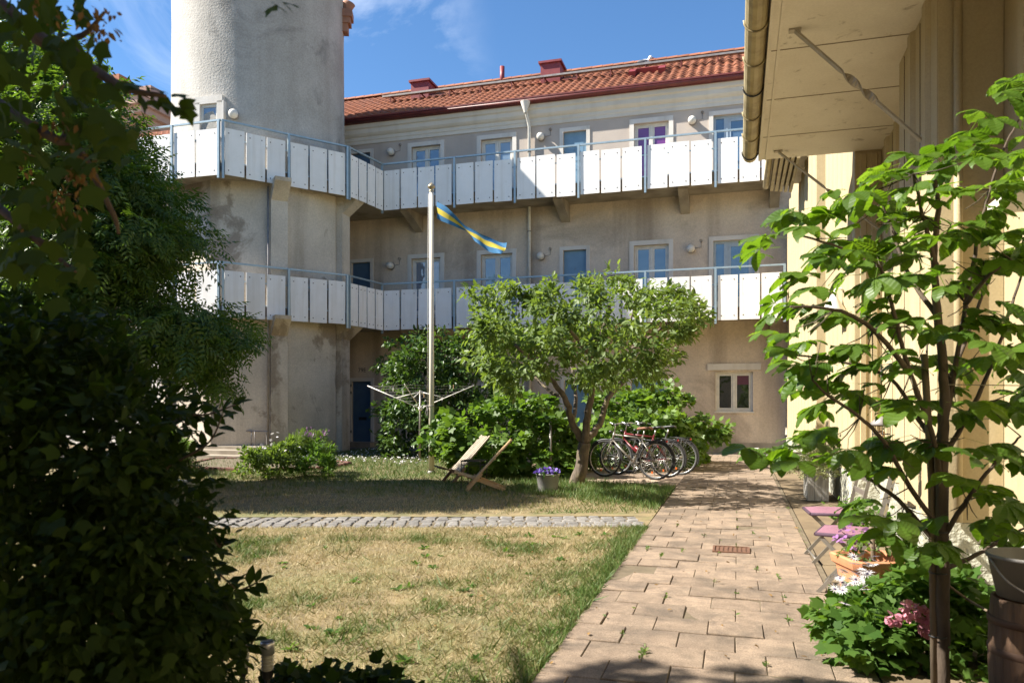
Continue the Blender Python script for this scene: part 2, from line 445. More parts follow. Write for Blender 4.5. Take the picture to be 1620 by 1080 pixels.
M['barrel'] = mat('old_barrel_wood', (0.17, 0.10, 0.06), (0.095, 0.055, 0.033), 8, 0.85, 0.6, 30, stretch=(4, 4, 0.4))
M['hoop'] = mat('rusty_hoop', (0.13, 0.075, 0.05), None, 14, 0.7, metal=0.4)
M['flag_blue'] = mat('flag_blue', (0.035, 0.165, 0.33), (0.03, 0.145, 0.29), 8, 0.8)
M['flag_yellow'] = mat('flag_yellow', (0.64, 0.50, 0.05), None, 8, 0.8)
M['grate'] = mat('rusty_grate', (0.16, 0.075, 0.04), (0.10, 0.05, 0.03), 14, 0.85)
M['brick_edge'] = mat('bed_edging_brick', (0.15, 0.06, 0.042), (0.10, 0.042, 0.03), 9, 0.9, rnd=0.2)
M['pink_wall'] = mat('far_pink_render', (0.50, 0.33, 0.265), (0.43, 0.28, 0.22), 0.5, 0.9)
M['white_wall'] = mat('white_render', (0.72, 0.70, 0.66), (0.64, 0.62, 0.58), 0.9, 0.9, 0.2, 40, dirt=((0.45, 0.42, 0.37), 0.4, 0.7, 0.55, 0.7))
M['brick'] = mat('chimney_brick', (0.42, 0.18, 0.10), (0.33, 0.13, 0.075), 9, 0.9)
M['gull_white'] = mat('gull_white', (0.8, 0.79, 0.76), None, 9, 0.8)
M['gull_grey'] = mat('gull_grey', (0.12, 0.12, 0.13), None, 9, 0.8)
M['clearglass'] = glass_mat('lantern_glass', (0.35, 0.34, 0.28), 0.08, 0.8)
M['text'] = mat('house_number_black', (0.03, 0.03, 0.03), None, 9, 0.7)
M['seedhead'] = leaf_mat('maple_seed', (0.12, 0.068, 0.02), (0.24, 0.14, 0.045), 0.35, 0.6, (1.6, 1.4, 0.9))
M['L_apple'] = leaf_mat('apple_leaf', (0.055, 0.098, 0.020), (0.13, 0.18, 0.050), 0.32, 0.5)
M['L_ash'] = leaf_mat('rowan_leaf', (0.040, 0.082, 0.012), (0.105, 0.17, 0.026), 0.32, 0.4)
M['L_lilac'] = leaf_mat('lilac_leaf', (0.035, 0.075, 0.016), (0.085, 0.14, 0.035), 0.25, 0.38)
M['L_bush'] = leaf_mat('snowball_bush_leaf', (0.045, 0.095, 0.015), (0.125, 0.20, 0.036), 0.32, 0.5)
M['L_chest'] = leaf_mat('chestnut_leaf', (0.038, 0.084, 0.010), (0.095, 0.16, 0.021), 0.40, 0.42, (2.9, 2.9, 0.8))
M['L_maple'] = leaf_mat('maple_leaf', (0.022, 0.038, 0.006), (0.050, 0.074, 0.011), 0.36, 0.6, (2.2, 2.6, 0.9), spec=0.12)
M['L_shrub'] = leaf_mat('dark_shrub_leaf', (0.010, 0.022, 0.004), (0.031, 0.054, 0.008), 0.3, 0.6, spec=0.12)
M['L_herb'] = leaf_mat('herb_leaf', (0.05, 0.09, 0.022), (0.115, 0.165, 0.045), 0.35, 0.55)
M['L_var'] = leaf_mat('variegated_leaf', (0.16, 0.20, 0.06), (0.42, 0.42, 0.22), 0.3, 0.55, (1.6, 1.6, 1.0))
M['L_ivy'] = leaf_mat('bedding_leaf', (0.036, 0.088, 0.015), (0.092, 0.16, 0.032), 0.35, 0.55, spec=0.15)
M['F_violet'] = leaf_mat('violet_petal', (0.10, 0.06, 0.30), (0.22, 0.14, 0.50), 0.2, 0.6, (1.2, 1.2, 1.2))
M['F_white'] = leaf_mat('white_petal', (0.62, 0.58, 0.60), (0.80, 0.78, 0.78), 0.2, 0.6, (1, 1, 1))
M['F_pink'] = leaf_mat('pink_petal', (0.42, 0.13, 0.19), (0.66, 0.33, 0.38), 0.25, 0.6, (1.1, 1.1, 1.1))
M['F_purple'] = leaf_mat('purple_petal', (0.25, 0.10, 0.28), (0.38, 0.2, 0.4), 0.25, 0.6, (1.1, 1.1, 1.1))
M['F_eye'] = mat('daisy_eye', (0.05, 0.03, 0.10), None, 9, 0.7)
def grass_mat():
    m, t, p, o = _nodes('grass_blade')
    N, L = t.nodes.new, t.links.new
    at = N('ShaderNodeAttribute'); at.attribute_name = 'rnd'
    r = N('ShaderNodeValToRGB')
    e = r.color_ramp.elements
    e[0].position, e[0].color = 0.0, (0.53, 0.43, 0.245, 1)
    e[1].position, e[1].color = 1.0, (0.065, 0.13, 0.02, 1)
    k = e.new(0.3); k.color = (0.35, 0.28, 0.135, 1)
    k = e.new(0.5); k.color = (0.19, 0.19, 0.065, 1)
    k = e.new(0.75); k.color = (0.105, 0.16, 0.032, 1)
    L(at.outputs['Fac'], r.inputs[0]); L(r.outputs[0], p.inputs['Base Color'])
    p.inputs['Roughness'].default_value = 0.6
    tr = N('ShaderNodeBsdfTranslucent'); L(r.outputs[0], tr.inputs['Color'])
    ms = N('ShaderNodeMixShader'); ms.inputs[0].default_value = 0.3
    L(p.outputs[0], ms.inputs[1]); L(tr.outputs[0], ms.inputs[2]); L(ms.outputs[0], o.inputs['Surface'])
    return m
M['grass'] = grass_mat()

# ------------------------------------------------------------------ many small faces at once
def np_mesh(name, V, F, mat_, rnd=None, smooth=True):
    """V (n,3), F (m,k) all faces of one size"""
    me = bpy.data.meshes.new(name)
    me.vertices.add(len(V)); me.vertices.foreach_set('co', V.astype(np.float32).ravel())
    k = F.shape[1]
    me.loops.add(F.size); me.loops.foreach_set('vertex_index', F.astype(np.int32).ravel())
    me.polygons.add(len(F)); me.polygons.foreach_set('loop_start', np.arange(0, F.size, k, dtype=np.int32))
    me.polygons.foreach_set('use_smooth', np.full(len(F), smooth))
    me.update(calc_edges=True)
    if rnd is not None:
        a = me.attributes.new('rnd', 'FLOAT', 'POINT'); a.data.foreach_set('value', rnd.astype(np.float32))
    me.materials.append(mat_)
    return me
def norm(a): return a / np.maximum(np.linalg.norm(a, axis=-1, keepdims=True), 1e-9)
def scatter(T, TF, pos, direc, nrm, size):
    """copies of the template T (x across, y along, z up) as one vertex and face array"""
    direc = norm(direc)
    side = norm(np.cross(direc, nrm))
    up = np.cross(side, direc)
    V = pos[:, None, :] + size[:, None, None] * (T[None, :, 0:1] * side[:, None] + T[None, :, 1:2] * direc[:, None] + T[None, :, 2:3] * up[:, None])
    F = TF[None] + (np.arange(len(pos)) * len(T))[:, None, None]
    return V.reshape(-1, 3), F.reshape(-1, TF.shape[1])
def leaf_obj(name, tmpl, pos, direc, nrm, size, mat_, parent=None, tone=None, **k):
    T, TF = tmpl
    V, F = scatter(T, TF, pos, direc, nrm, size)
    if tone is None: tone = rng.random(len(pos))
    org = V.mean(0) if parent is not None else np.array([V[:, 0].mean(), V[:, 1].mean(), V[:, 2].min()])
    me = np_mesh(name, V - org, F, mat_, np.repeat(tone, len(T)))
    return place(bpy.data.objects.new(name, me), org, parent, **k)
A = np.array
T_OVAL = (A([(0, 0, 0), (0, .5, -.04), (0, 1, -.10), (-.24, .35, .05), (.24, .35, .05), (-.17, .72, .0), (.17, .72, .0)], float),
          A([(0, 4, 1), (1, 4, 6), (1, 6, 2), (0, 1, 3), (1, 5, 3), (1, 2, 5)]))
def _pinn():
    V, F = [], []
    def lf(b, d, L):
        n = len(V); d = norm(A(d, float)); s = A([d[1], -d[0], 0])
        V.extend([b, b + d * L * .45 + s * L * .17, b + d * L + A([0, 0, -L * .25]), b + d * L * .45 - s * L * .17])
        F.extend([(n, n + 1, n + 2), (n, n + 2, n + 3)])
    for y in (.18, .38, .58, .78):
        for sx in (-1, 1): lf(A([0, y, -.1 * y * y]), (sx, .55, -.15), .34)
    lf(A([0, .85, -.1]), (0, 1, 0), .32)
    return A(V), A(F)
T_PINN = _pinn()
def _lobed(lobes, inner):
    V = [(0, .35, 0)]
    pts = []
    for a, r in lobes:
        pts.append((a, r))
    out = []
    for i, (a, r) in enumerate(pts):
        out.append((a, r))
        if i < len(pts) - 1: out.append(((a + pts[i + 1][0]) / 2, inner))
    ring = [(0, 0, 0)] + [(math.sin(math.radians(a)) * r, .35 + math.cos(math.radians(a)) * r, -.12 * r * r + .03 * (i % 2)) for i, (a, r) in enumerate(out)]
    V += ring
    n = len(ring)
    F = [(0, 1 + i, 1 + (i + 1) % n) for i in range(n)]
    return A(V, float), A([f[::-1] for f in F])
T_MAPLE = _lobed([(-135, .36), (-70, .55), (0, .68), (70, .55), (135, .36)], .36)
T_LOBE3 = _lobed([(-110, .42), (-60, .52), (0, .66), (60, .52), (110, .42)], .40)
T_BLADE = (A([(-.5, 0, 0), (.5, 0, 0), (0, 1, 0)], float), A([(0, 1, 2)]))
T_ROUND = _lobed([(-130, .5), (-80, .52), (-28, .55), (28, .55), (80, .52), (130, .5)], .47)

def in_poly(P, poly):
    x, y = P[:, 0], P[:, 1]
    c = np.zeros(len(P), bool)
    n = len(poly)
    for i in range(n):
        x1, y1 = poly[i]; x2, y2 = poly[(i + 1) % n]
        c ^= ((y1 > y) != (y2 > y)) & (x < (x2 - x1) * (y - y1) / ((y2 - y1) or 1e-9) + x1)
    return c
def edge_dist(P, poly):
    d = np.full(len(P), 1e9)
    n = len(poly)
    for i in range(n):
        a, b = A(poly[i], float), A(poly[(i + 1) % n], float)
        t = np.clip(((P - a) @ (b - a)) / max((b - a) @ (b - a), 1e-9), 0, 1)
        d = np.minimum(d, np.linalg.norm(P - (a + t[:, None] * (b - a)), axis=1))
    return d
def sample_poly(poly, n):
    a = A(poly, float); lo, hi = a.min(0), a.max(0)
    out_ = np.zeros((0, 2))
    while len(out_) < n:
        P = lo + (hi - lo) * rng.random((n * 2, 2))
        out_ = np.vstack([out_, P[in_poly(P, poly)]])
    return out_[:n]
def to_world(P, d):
    u = (P[:, 0] - CXP) / FPX; v = (HYP - P[:, 1]) / FPX
    return np.stack([(-SN + CS * u) * d, (CS + SN * u) * d, EYE + v * d], 1)
def crown(poly, d0, d1, clumps, per, cr_, edge=None, zmin=0.03, jit=5.0):
    """leaf positions in rounded clumps filling a crown of the given outline; outline in picture units, depth in metres, thinner at the rim"""
    P = sample_poly(poly, clumps)
    e = edge_dist(P, poly)
    t = np.clip(e / (edge or (e.max() * .8)), 0, 1)
    half = (d1 - d0) / 2 * np.sqrt(1 - (1 - t) ** 2)
    P = P + rng.normal(size=P.shape) * jit
    s = rng.random(clumps) ** .5 * np.sign(rng.random(clumps) - .5)
    cc = to_world(P, (d0 + d1) / 2 + half * s)
    ctr = cc.mean(0)
    g = rng.normal(size=(clumps, per, 3)); g = norm(g) * rng.random((clumps, per, 1)) ** .45
    g[..., 2] *= .75
    scl = (cr_ * (.6 + .8 * rng.random((clumps, 1, 1))))
    pos = (cc[:, None] + g * scl).reshape(-1, 3)
    outw = norm(pos - ctr) * .7 + norm(g.reshape(-1, 3)) * .8
    ctone = np.repeat(rng.random(clumps), per)
    ok = pos[:, 2] > zmin
    return pos[ok], outw[ok], ctone[ok]
def leaves(name, tmpl, cw, size, mat_, parent, droop=.35, up=.9, **k):
    pos, outw, ct = cw
    n = len(pos)
    rd = rng.normal(size=(n, 3))
    direc = norm(outw * .8 + rd * .7 + A([0, 0, -droop]))
    nrm = norm(outw * .6 + A([0, 0, up]) + rng.normal(size=(n, 3)) * .45)
    sz = size * (.65 + .7 * rng.random(n))
    return leaf_obj(name, tmpl, pos, direc, nrm, sz, mat_, parent, tone=np.clip(.55 * ct + .45 * rng.random(n), 0, 1), **k)
def vnoise(P, s, seed=0):
    r = np.random.default_rng(seed); G = r.random((64, 64))
    q = P * s; i = np.floor(q).astype(int); f = q - i; f = f * f * (3 - 2 * f)
    g = lambda a, b: G[a % 64, b % 64]
    return ((g(i[:, 0], i[:, 1]) * (1 - f[:, 0]) + g(i[:, 0] + 1, i[:, 1]) * f[:, 0]) * (1 - f[:, 1])
            + (g(i[:, 0], i[:, 1] + 1) * (1 - f[:, 0]) + g(i[:, 0] + 1, i[:, 1] + 1) * f[:, 0]) * f[:, 1])
def bez(p, n=8, wob=0.0):
    """smooth polyline through the points"""
    p = [Vector(q) for q in p]
    o = []
    for i in range(len(p) - 1):
        a, b, c, d = p[max(i - 1, 0)], p[i], p[i + 1], p[min(i + 2, len(p) - 1)]
        for k in range(n):
            t = k / n
            q = .5 * ((2 * b) + (c - a) * t + (2 * a - 5 * b + 4 * c - d) * t * t + (3 * b - a - 3 * c + d) * t ** 3)
            if wob: q += Vector(rng.normal(size=3) * wob)
            o.append(q)
    o.append(p[-1])
    return o
def taper(r0, r1, n): return [r0 + (r1 - r0) * i / (n - 1) for i in range(n)]

# ================================================================== SETTING: ground, lawns, paths
mb = MB(); mb.add([(-400, -60, -0.06), (400, -60, -0.06), (400, 600, -0.06), (-400, 600, -0.06)], [(0, 1, 2, 3)])
mb.build('ground', M['earth'], kind='structure')
FY = 22.3                                     # facade plane of the long building
PX0, PX1 = -1.0, 0.70                         # paved path
CD = Vector((-5.15, -1.62, 0)).normalized()   # direction of the sett strip across the lawn
CN = Vector((CD.y, -CD.x, 0))                 # its normal, away from the camera
if CN.y < 0: CN = -CN
CB = Vector((-0.98, 8.72, 0))
CW = 0.82
cA0, cA1 = CB, CB + CD * 10
cB0, cB1 = CB + CN * CW, CB + CN * CW + CD * 10
lawn_near = [(-1.03, 2.2), (cA0.x - .06, cA0.y - .02), (cA1.x, cA1.y), (-11, 2.2)]
lawn_far = [(-1.0, 8.76), (-1.03, 12.9), (-3.2, 13.4), (-5.2, 15.2), (-7.0, 19.6), (-11.0, 21.4), (-11.2, 18.6), (-12.6, 16.6), (-17, 15.6), (-17, 6.6), (cB1.x, cB1.y), (cB0.x - .02, cB0.y)]
def sheet(name, poly, z, m, h=0.05, **k):
    b = MB(); b.prism(poly, z - h, z); return b.build(name, m, **k)
sheet('lawn', lawn_near, 0.0, M['lawn'], kind='structure')
sheet('lawn', lawn_far, 0.0, M['lawn'], kind='structure')
# --- paved path of concrete slabs, laid in half bond, each a little uneven
base = MB().box(PX0 + .01, PX1 - .01, 1.6, FY, -0.055, -0.009).build('path', M['joint'], kind='structure')
SW, SLn = 0.328, 0.310
smesh = []
for k in range(5):
    b = MB().cham(SW - .004 - .002 * (k % 2), SLn - .004 - .002 * (k % 3), 0.05, 0.004, dome=.001)
    smesh.append(b.mesh('paving_slab', M['slab']))
halfm = MB().cham(SW / 2 - .006, SLn - .006, 0.05, 0.004).mesh('paving_half_slab', M['slab'])
rest = MB()
joints = []
row = 0
y = 2.6
while y < 21.6:
    cells = [(PX0 + SW / 4, True)] if row % 2 else []
    x = PX0 + (SW / 2 if row % 2 else 0)
    while x + SW < PX1 + .05:
        cells.append((x + SW / 2, False)); x += SW
    if x + SW / 2 < PX1 + .09: cells.append((x + SW / 4, True))
    for cx_, hf in cells:
        dz = random.gauss(0, .004); rz = random.gauss(0, .006)
        if y < 17.6:
            inst('paving_slab', halfm if hf else smesh[random.randrange(5)], (cx_, y + SLn / 2, dz), base,
                 rot=(random.gauss(0, .010), random.gauss(0, .010), rz))
        else:
            n0 = len(rest.v)
            rest.cham((SW / 2 if hf else SW) - .014, SLn - .014, .05, .006)
            rest.v[n0:] = [(a + cx_, c + y + SLn / 2, d + dz) for a, c, d in rest.v[n0:]]
        joints.append((cx_ + (SW / 2 if not hf else SW / 4), y + SLn / 2))
    row += 1; y += SLn
rest.build('paving_slab_field', M['slab'], base, kind='stuff')
# --- parking pad under the bicycles
MB().box(-4.2, -1.005, 13.35, 16.2, -.05, -.006).build('parking_pad', mat('pad_concrete', (0.40, 0.30, 0.22), (0.30, 0.22, 0.16), 4, .95, .4, 60, dirt=((0.14, 0.11, 0.07), .6, 3, .48, .62)), kind='structure')
MB().box(PX1 + .004, 2.4, 1.6, 22.2, -.055, -.012).build('planting_strip', M['earth'], kind='structure')
MB().box(-13.5, 4, 21.5, 22.28, -.05, -.002).build('wall_foot_paving', M['cobble'], kind='structure')
# --- strip of granite setts across the lawn
cp = MB(); cp.prism([(cA0.x, cA0.y), (cB0.x, cB0.y), (cB1.x, cB1.y), (cA1.x, cA1.y)][::-1], -.05, -.012)
cpo = cp.build('sett_path', M['joint'], kind='structure')
cms = []
for k in range(6):
    sx, sy = .128 + .012 * (k % 3), .128 + .012 * (k % 2)
    cms.append(MB().cham(sx, sy, .04, .016, dome=.006).mesh('granite_sett', M['cobble']))
ang = math.atan2(CD.y, CD.x)
nrows = 6
for r_ in range(nrows):
    s_ = random.random() * .1
    while s_ < 7.0:
        p = CB + CD * (s_ + .02) + CN * ((r_ + .5) * CW / nrows + random.gauss(0, .006))
        inst('granite_sett', cms[random.randrange(6)], (p.x, p.y, random.gauss(0.001, .003)), cpo,
             rot=(random.gauss(0, .03), random.gauss(0, .03), ang + random.gauss(0, .05)))
        s_ += .148 + random.random() * .012
# --- low steps in front of the tower
st = thing('garden_steps', 'low concrete steps and platform at the foot of the round tower', 'steps', (-13.6, 16.5, 0))
MB().box(-16.2, -11.7, 16.05, 16.5, 0, .10).build('step', M['concrete'], st)
MB().box(-16.2, -11.75, 16.5, 17.0, 0, .20).build('step', M['concrete'], st)
MB().box(-16.2, -11.85, 17.0, 18.2, 0, .27).build('platform', M['concrete'], st)

# ================================================================== LONG BUILDING
bld = thing('apartment_building', 'long grey-beige plastered building with galleries and a red tiled roof', 'building', (-5.5, FY, 0))
BX0, BX1 = -12.45, 3.2
holes, wins = [], []
for zt, zb in ((6.0, 4.25), (9.55, 7.85)):
    wins += [('window', -9.97, -8.98, zb, zt, 'glass'), ('window', -7.64, -6.62, zb, zt, 'glass'),
             ('door', -5.03, -4.33, zb - .45, zt - .02, 'door_blue'), ('window', -2.92, -1.92, zb, zt, 'curtain' if zt > 9 else 'glass'),
             ('sidedoor', -.68, .44, zb - .45, zt, 'glass'), ('door', -12.1, -11.42, zb - .45, zt - .02, 'door_deep')]
wins += [('door', -12.1, -11.4, .16, 2.12, 'door_ground'), ('window', -.62, .39, 1.17, 2.29, 'glass_dark'),
         ('door', -5.0, -4.2, .1, 2.1, 'door_blue'), ('door', -3.0, -2.05, .1, 2.1, 'door_blue'), ('window', -7.5, -6.9, 1.2, 2.3, 'glass_dark')]
holes = [(a, b, c, d) for _, a, b, c, d, _ in wins]
def wall_holes(b, x0, x1, z0, z1, Y, hs, depth=.16, m=0):
    xs = sorted({x0, x1, *[h[0] for h in hs], *[h[1] for h in hs]})
    zs = sorted({z0, z1, *[h[2] for h in hs], *[h[3] for h in hs]})
    for i in range(len(xs) - 1):
        for j in range(len(zs) - 1):
            cx_, cz_ = (xs[i] + xs[i + 1]) / 2, (zs[j] + zs[j + 1]) / 2
            if any(h[0] < cx_ < h[1] and h[2] < cz_ < h[3] for h in hs): continue
            b.add([(xs[i], Y, zs[j]), (xs[i + 1], Y, zs[j]), (xs[i + 1], Y, zs[j + 1]), (xs[i], Y, zs[j + 1])], [(0, 1, 2, 3)], m)
    for a, c, d, e in hs:
        b.add([(a, Y, d), (c, Y, d), (c, Y, e), (a, Y, e), (a, Y + depth, d), (c, Y + depth, d), (c, Y + depth, e), (a, Y + depth, e)],
              [(0, 4, 5, 1), (1, 5, 6, 2), (2, 6, 7, 3), (3, 7, 4, 0)], m)
ZT = 7.45
b = MB(); wall_holes(b, BX0, BX1, -.05, ZT, FY, [h for h in holes if h[3] < ZT])
b.box(BX0, BX1, FY + .17, 30.2, -.05, ZT)
b.build('wall', M['plaster'], bld)
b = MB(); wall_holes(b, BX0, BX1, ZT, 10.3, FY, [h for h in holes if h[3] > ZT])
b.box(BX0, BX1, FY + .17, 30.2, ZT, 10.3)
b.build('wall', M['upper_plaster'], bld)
MB().box(-8, BX1, FY - .02, FY + .002, -.05, .30).build('plinth', M['concrete'], bld)
# cornice: stepped profile swept along the eave
prof = [(0, 9.80), (-.03, 9.80), (-.03, 9.90), (-.05, 9.93), (-.05, 10.02), (-.10, 10.06), (-.14, 10.12), (-.14, 10.24), (-.19, 10.28), (-.19, 10.40), (0, 10.40)]
b = MB(); n = len(prof)
b.add([(BX0, FY + p, z) for p, z in prof] + [(BX1, FY + p, z) for p, z in prof], [(i, i + n, (i + 1) % n + n, (i + 1) % n) for i in range(n)])
b.build('cornice', M['cornice'], bld)
def band(b, x0, x1, z0, z1, w, y0, y1, bottom=True, m=0):
    b.box(x0 - w, x0, y0, y1, z0, z1 + w, m); b.box(x1, x1 + w, y0, y1, z0, z1 + w, m); b.box(x0, x1, y0, y1, z1, z1 + w, m)
    if bottom: b.box(x0, x1, y0, y1, z0 - w * .4, z0, m)
for kind, x0, x1, z0, z1, g in wins:
    Y0 = FY + .10
    ground = z1 < 3
    if kind == 'window':
        b = MB()
        f = .06
        b.box(x0, x0 + f, Y0, Y0 + .06, z0, z1); b.box(x1 - f, x1, Y0, Y0 + .06, z0, z1)
        b.box(x0 + f, x1 - f, Y0, Y0 + .06, z1 - f, z1); b.box(x0 + f, x1 - f, Y0, Y0 + .06, z0, z0 + f)
        xm = (x0 + x1) / 2
        b.box(xm - .035, xm + .035, Y0 - .006, Y0 + .06, z0 + f, z1 - f)
        for a, c in ((x0 + f, xm - .035), (xm + .035, x1 - f)):
            s = .045
            b.box(a + .004, a + s, Y0 + .012, Y0 + .058, z0 + f, z1 - f); b.box(c - s, c - .004, Y0 + .012, Y0 + .058, z0 + f, z1 - f)
            b.box(a + s, c - s, Y0 + .012, Y0 + .058, z1 - f - s, z1 - f - .003); b.box(a + s, c - s, Y0 + .012, Y0 + .058, z0 + f + .003, z0 + f + s)
        wn = b.build('window', M['frame_white'], bld)
        for a, c in ((x0 + f + .045, xm - .08), (xm + .08, x1 - f - .045)):
            MB().box(a, c, Y0 + .035, Y0 + .05, z0 + f + .045, z1 - f - .045).build('pane', M['glass_pale' if g == 'glass' and (int(x0 * 7 + z0) % 3 == 0) else g], wn)
            if g == 'glass_dark' and x0 > -1 and a > xm:
                MB().box(a + .002, c - .002, Y0 + .031, Y0 + .0345, z1 - .36, z1 - f - .047).build('blind', mat('plum_blind', (0.11, 0.03, 0.055), None, 9, .6), wn)
        b = MB()
        if ground and x0 > -1:
            MB().box(x0 - .22, x1 + .22, FY - .05, FY + .002, z1 + .05, z1 + .23).build('lintel', M['casing'], wn)
            MB().box(x0 - .03, x1 + .04, FY - .045, FY + .10, z0 - .035, z0 - .002).build('sill', M['frame_white'], wn)
        else:
            band(b, x0, x1, z0, z1, .13, FY - .03, FY + .002); b.build('casing', M['casing'], wn)
    elif kind == 'door':
        mt = M['door_deep'] if g in ('door_ground', 'door_deep') else M['door_blue']
        b = MB(); b.box(x0 + .004, x1 - .004, Y0 - .01, Y0 + .05, z0, z1 - .003)
        b.box(x0 + .10, x1 - .10, Y0 - .018, Y0 - .0101, z0 + .15, z0 + .85); b.box(x0 + .10, x1 - .10, Y0 - .018, Y0 - .0101, z0 + 1.0, z1 - .14)
        dr = b.build('door', mt, bld)
        b = MB(); b.box(x1 - .13, x1 - .09, Y0 - .03, Y0 - .018, z0 + .95, z0 + 1.12); b.beam((x1 - .11, Y0 - .05, z0 + 1.04), (x1 - .22, Y0 - .05, z0 + 1.04), .015, .02); b.box(x1 - .12, x1 - .10, Y0 - .05, Y0 - .03, z0 + 1.03, z0 + 1.05)
        b.build('handle', M['silver'], dr)
        b = MB(); band(b, x0, x1, z0, z1, .11, FY - .028, FY + .002, False); b.build('casing', M['casing'], dr)
        if g == 'door_ground':
            MB().box(x0 + .22, x1 - .20, Y0 - .032, Y0 - .018, z0 + .70, z0 + .80).build('mail_slot', M['black'], dr)
            MB().box(x0 - .15, x1 + .2, FY - .45, FY - .004, 0, .155).build('doorstep', M['concrete'], dr)
            b = MB()
            for zz in (z0 + .28, z0 + 1.55, z0 + 1.78): b.tube([(x0 - .012, FY - .02, zz), (x0 - .012, FY - .02, zz + .09)], .018, 8)
            b.build('hinge', M['black'], dr)
        else:
            MB().lathe((x0 + .34, Y0 - .0185, z1 - .55), [(.001, -.008), (.014, -.006), (.014, 0)], 10, axis='y').build('peephole', M['silver'], dr)
    else:
        b = MB(); f = .07
        b.box(x0, x0 + f, Y0, Y0 + .07, z0, z1); b.box(x1 - f, x1, Y0, Y0 + .07, z0, z1); b.box(x0 + f, x1 - f, Y0, Y0 + .07, z1 - f, z1)
        b.box(x0 + .29, x0 + .40, Y0 - .01, Y0 + .07, z0, z1 - f)
        b.box(x0 + .401, x0 + .48, Y0 + .008, Y0 + .062, z0, z1 - f); b.box(x1 - f - .09, x1 - f - .001, Y0 + .008, Y0 + .062, z0, z1 - f)
        b.box(x0 + .48, x1 - f - .09, Y0 + .008, Y0 + .062, z1 - f - .09, z1 - f - .001); b.box(x0 + f, x0 + .29, Y0 + .01, Y0 + .06, z0, z0 + .5)
        b.box(x0 + .48, x1 - f - .09, Y0 + .008, Y0 + .062, z0, z0 + .62)
        dr = b.build('glazed_door', M['frame_blue'], bld)
        MB().box(x0 + f, x0 + .29, Y0 + .03, Y0 + .045, z0 + .5, z1 - f).build('pane', M['glass'], dr)
        MB().box(x0 + .48, x1 - f - .09, Y0 + .03, Y0 + .045, z0 + .62, z1 - f - .09).build('pane', M['glass'], dr)
        b = MB(); band(b, x0, x1, z0, z1, .12, FY - .03, FY + .002, False); b.build('casing', M['casing'], dr)
        b = MB(); b.beam((x0 + .44, Y0 - .04, z0 + 1.02), (x0 + .57, Y0 - .04, z0 + 1.02), .02, .02); b.box(x0 + .43, x0 + .45, Y0 - .04, Y0 + .007, z0 + .93, z0 + 1.1)
        b.build('handle', M['silver'], dr)
# house number painted above the ground-floor door
tx = bpy.data.curves.new('house_number', 'FONT'); tx.body = '79E'; tx.size = .19; tx.extrude = .002; tx.align_x = 'CENTER'
to = bpy.data.objects.new('number_text', tx); C.objects.link(to)
bpy.context.view_layer.update()
nme = bpy.data.meshes.new_from_object(to.evaluated_get(bpy.context.evaluated_depsgraph_get()))
bpy.data.objects.remove(to); nme.materials.clear(); nme.materials.append(M['text'])
inst('house_number', nme, (-11.72, FY - .005, 2.42), bld, rot=(math.pi / 2, 0, 0))
# roof
RE, RR = Vector((0, 22.06, 10.54)), Vector((0, 26.2, 12.98))
rd = (RR - RE).normalized(); rn = Vector((0, -rd.z, rd.y))
b = MB()
RX0 = -16.4
b.add([(RX0, RE.y, RE.z - .05), (BX1, RE.y, RE.z - .05), (BX1, RR.y, RR.z - .05), (RX0, RR.y, RR.z - .05), (RX0, 30.5, 10.5), (BX1, 30.5, 10.5)],
      [(0, 1, 2, 3), (3, 2, 5, 4), (1, 5, 2), (0, 3, 4)])
roof = b.build('roof', M['roof_under'], bld)
TWd, TL = .262, .365
def tile_mesh(k):
    b = MB(); cs = []
    for i in range(9):
        t = i / 8
        x = (t - .5) * (TWd + .03)
        z = .036 * math.sin(t * 2 * math.pi - .4) + .02
        cs.append((x, z))
    n = len(cs); e = .004 * (k % 3)
    vs = [(x, -.03, z + .032) for x, z in cs] + [(x, TL - .01, z + .004 + e) for x, z in cs] + [(x, -.03, z + .008) for x, z in cs]
    fs = [(i, i + 1, n + i + 1, n + i) for i in range(n - 1)] + [(2 * n + i, 2 * n + i + 1, i + 1, i) for i in range(n - 1)]
    b.add(vs, fs, 0, True)
    return b
tms = [tile_mesh(k).mesh('roof_tile', M['tile']) for k in range(3)]
tilt = math.atan2(rd.z, rd.y)
nr = int((RR - RE).length / (TL - .02))
field = MB()
nc = int((1.5 - RX0) / TWd)
cnt = 0
skip = []
for c_ in range(nc):
    X = 1.45 - TWd * (c_ + .5)
    for r_ in range(nr):
        p = RE + rd * (r_ * (TL - .02) + .02) + rn * .0
        jx, jr = random.gauss(0, .006), random.gauss(0, .012)
        if cnt < 294:
            inst('roof_tile', tms[(r_ * 7 + c_) % 3], (X + jx, p.y, p.z), roof, rot=(tilt + random.gauss(0, .012), 0, jr)); cnt += 1
        else:
            tb = tile_mesh(r_); R_ = Matrix.Rotation(tilt, 3, 'X')
            field.add([R_ @ Vector(v) + Vector((X + jx, p.y, p.z)) for v in tb.v], tb.f, 0, True)
field.build('roof_tile_field', M['tile'], roof, kind='stuff')
rt = MB(); rt.add([(s * .2, .13 * math.sin(a), .11 * math.cos(a) + (.012 if s > 0 else 0)) for s in (-1, 1) for a in [(-1.5 + .5 * i) for i in range(7)]], [(i, i + 1, i + 8, i + 7) for i in range(6)], 0, True)
rtm = rt.mesh('ridge_tile', M['tile'])
for i in range(49):
    inst('ridge_tile', rtm, (1.5 - i * .365, RR.y, RR.z + .03), roof)
# gutter band and fascia
b = MB(); b.box(BX0, BX1, 22.05, 22.18, 10.402, 10.54)
b.tube([(BX0, 22.02, 10.48), (BX1, 22.02, 10.48)], .075, 10); b.box(BX0, BX1, 21.945, 22.04, 10.53, 10.575)
b.build('gutter', M['dark_red'], bld)
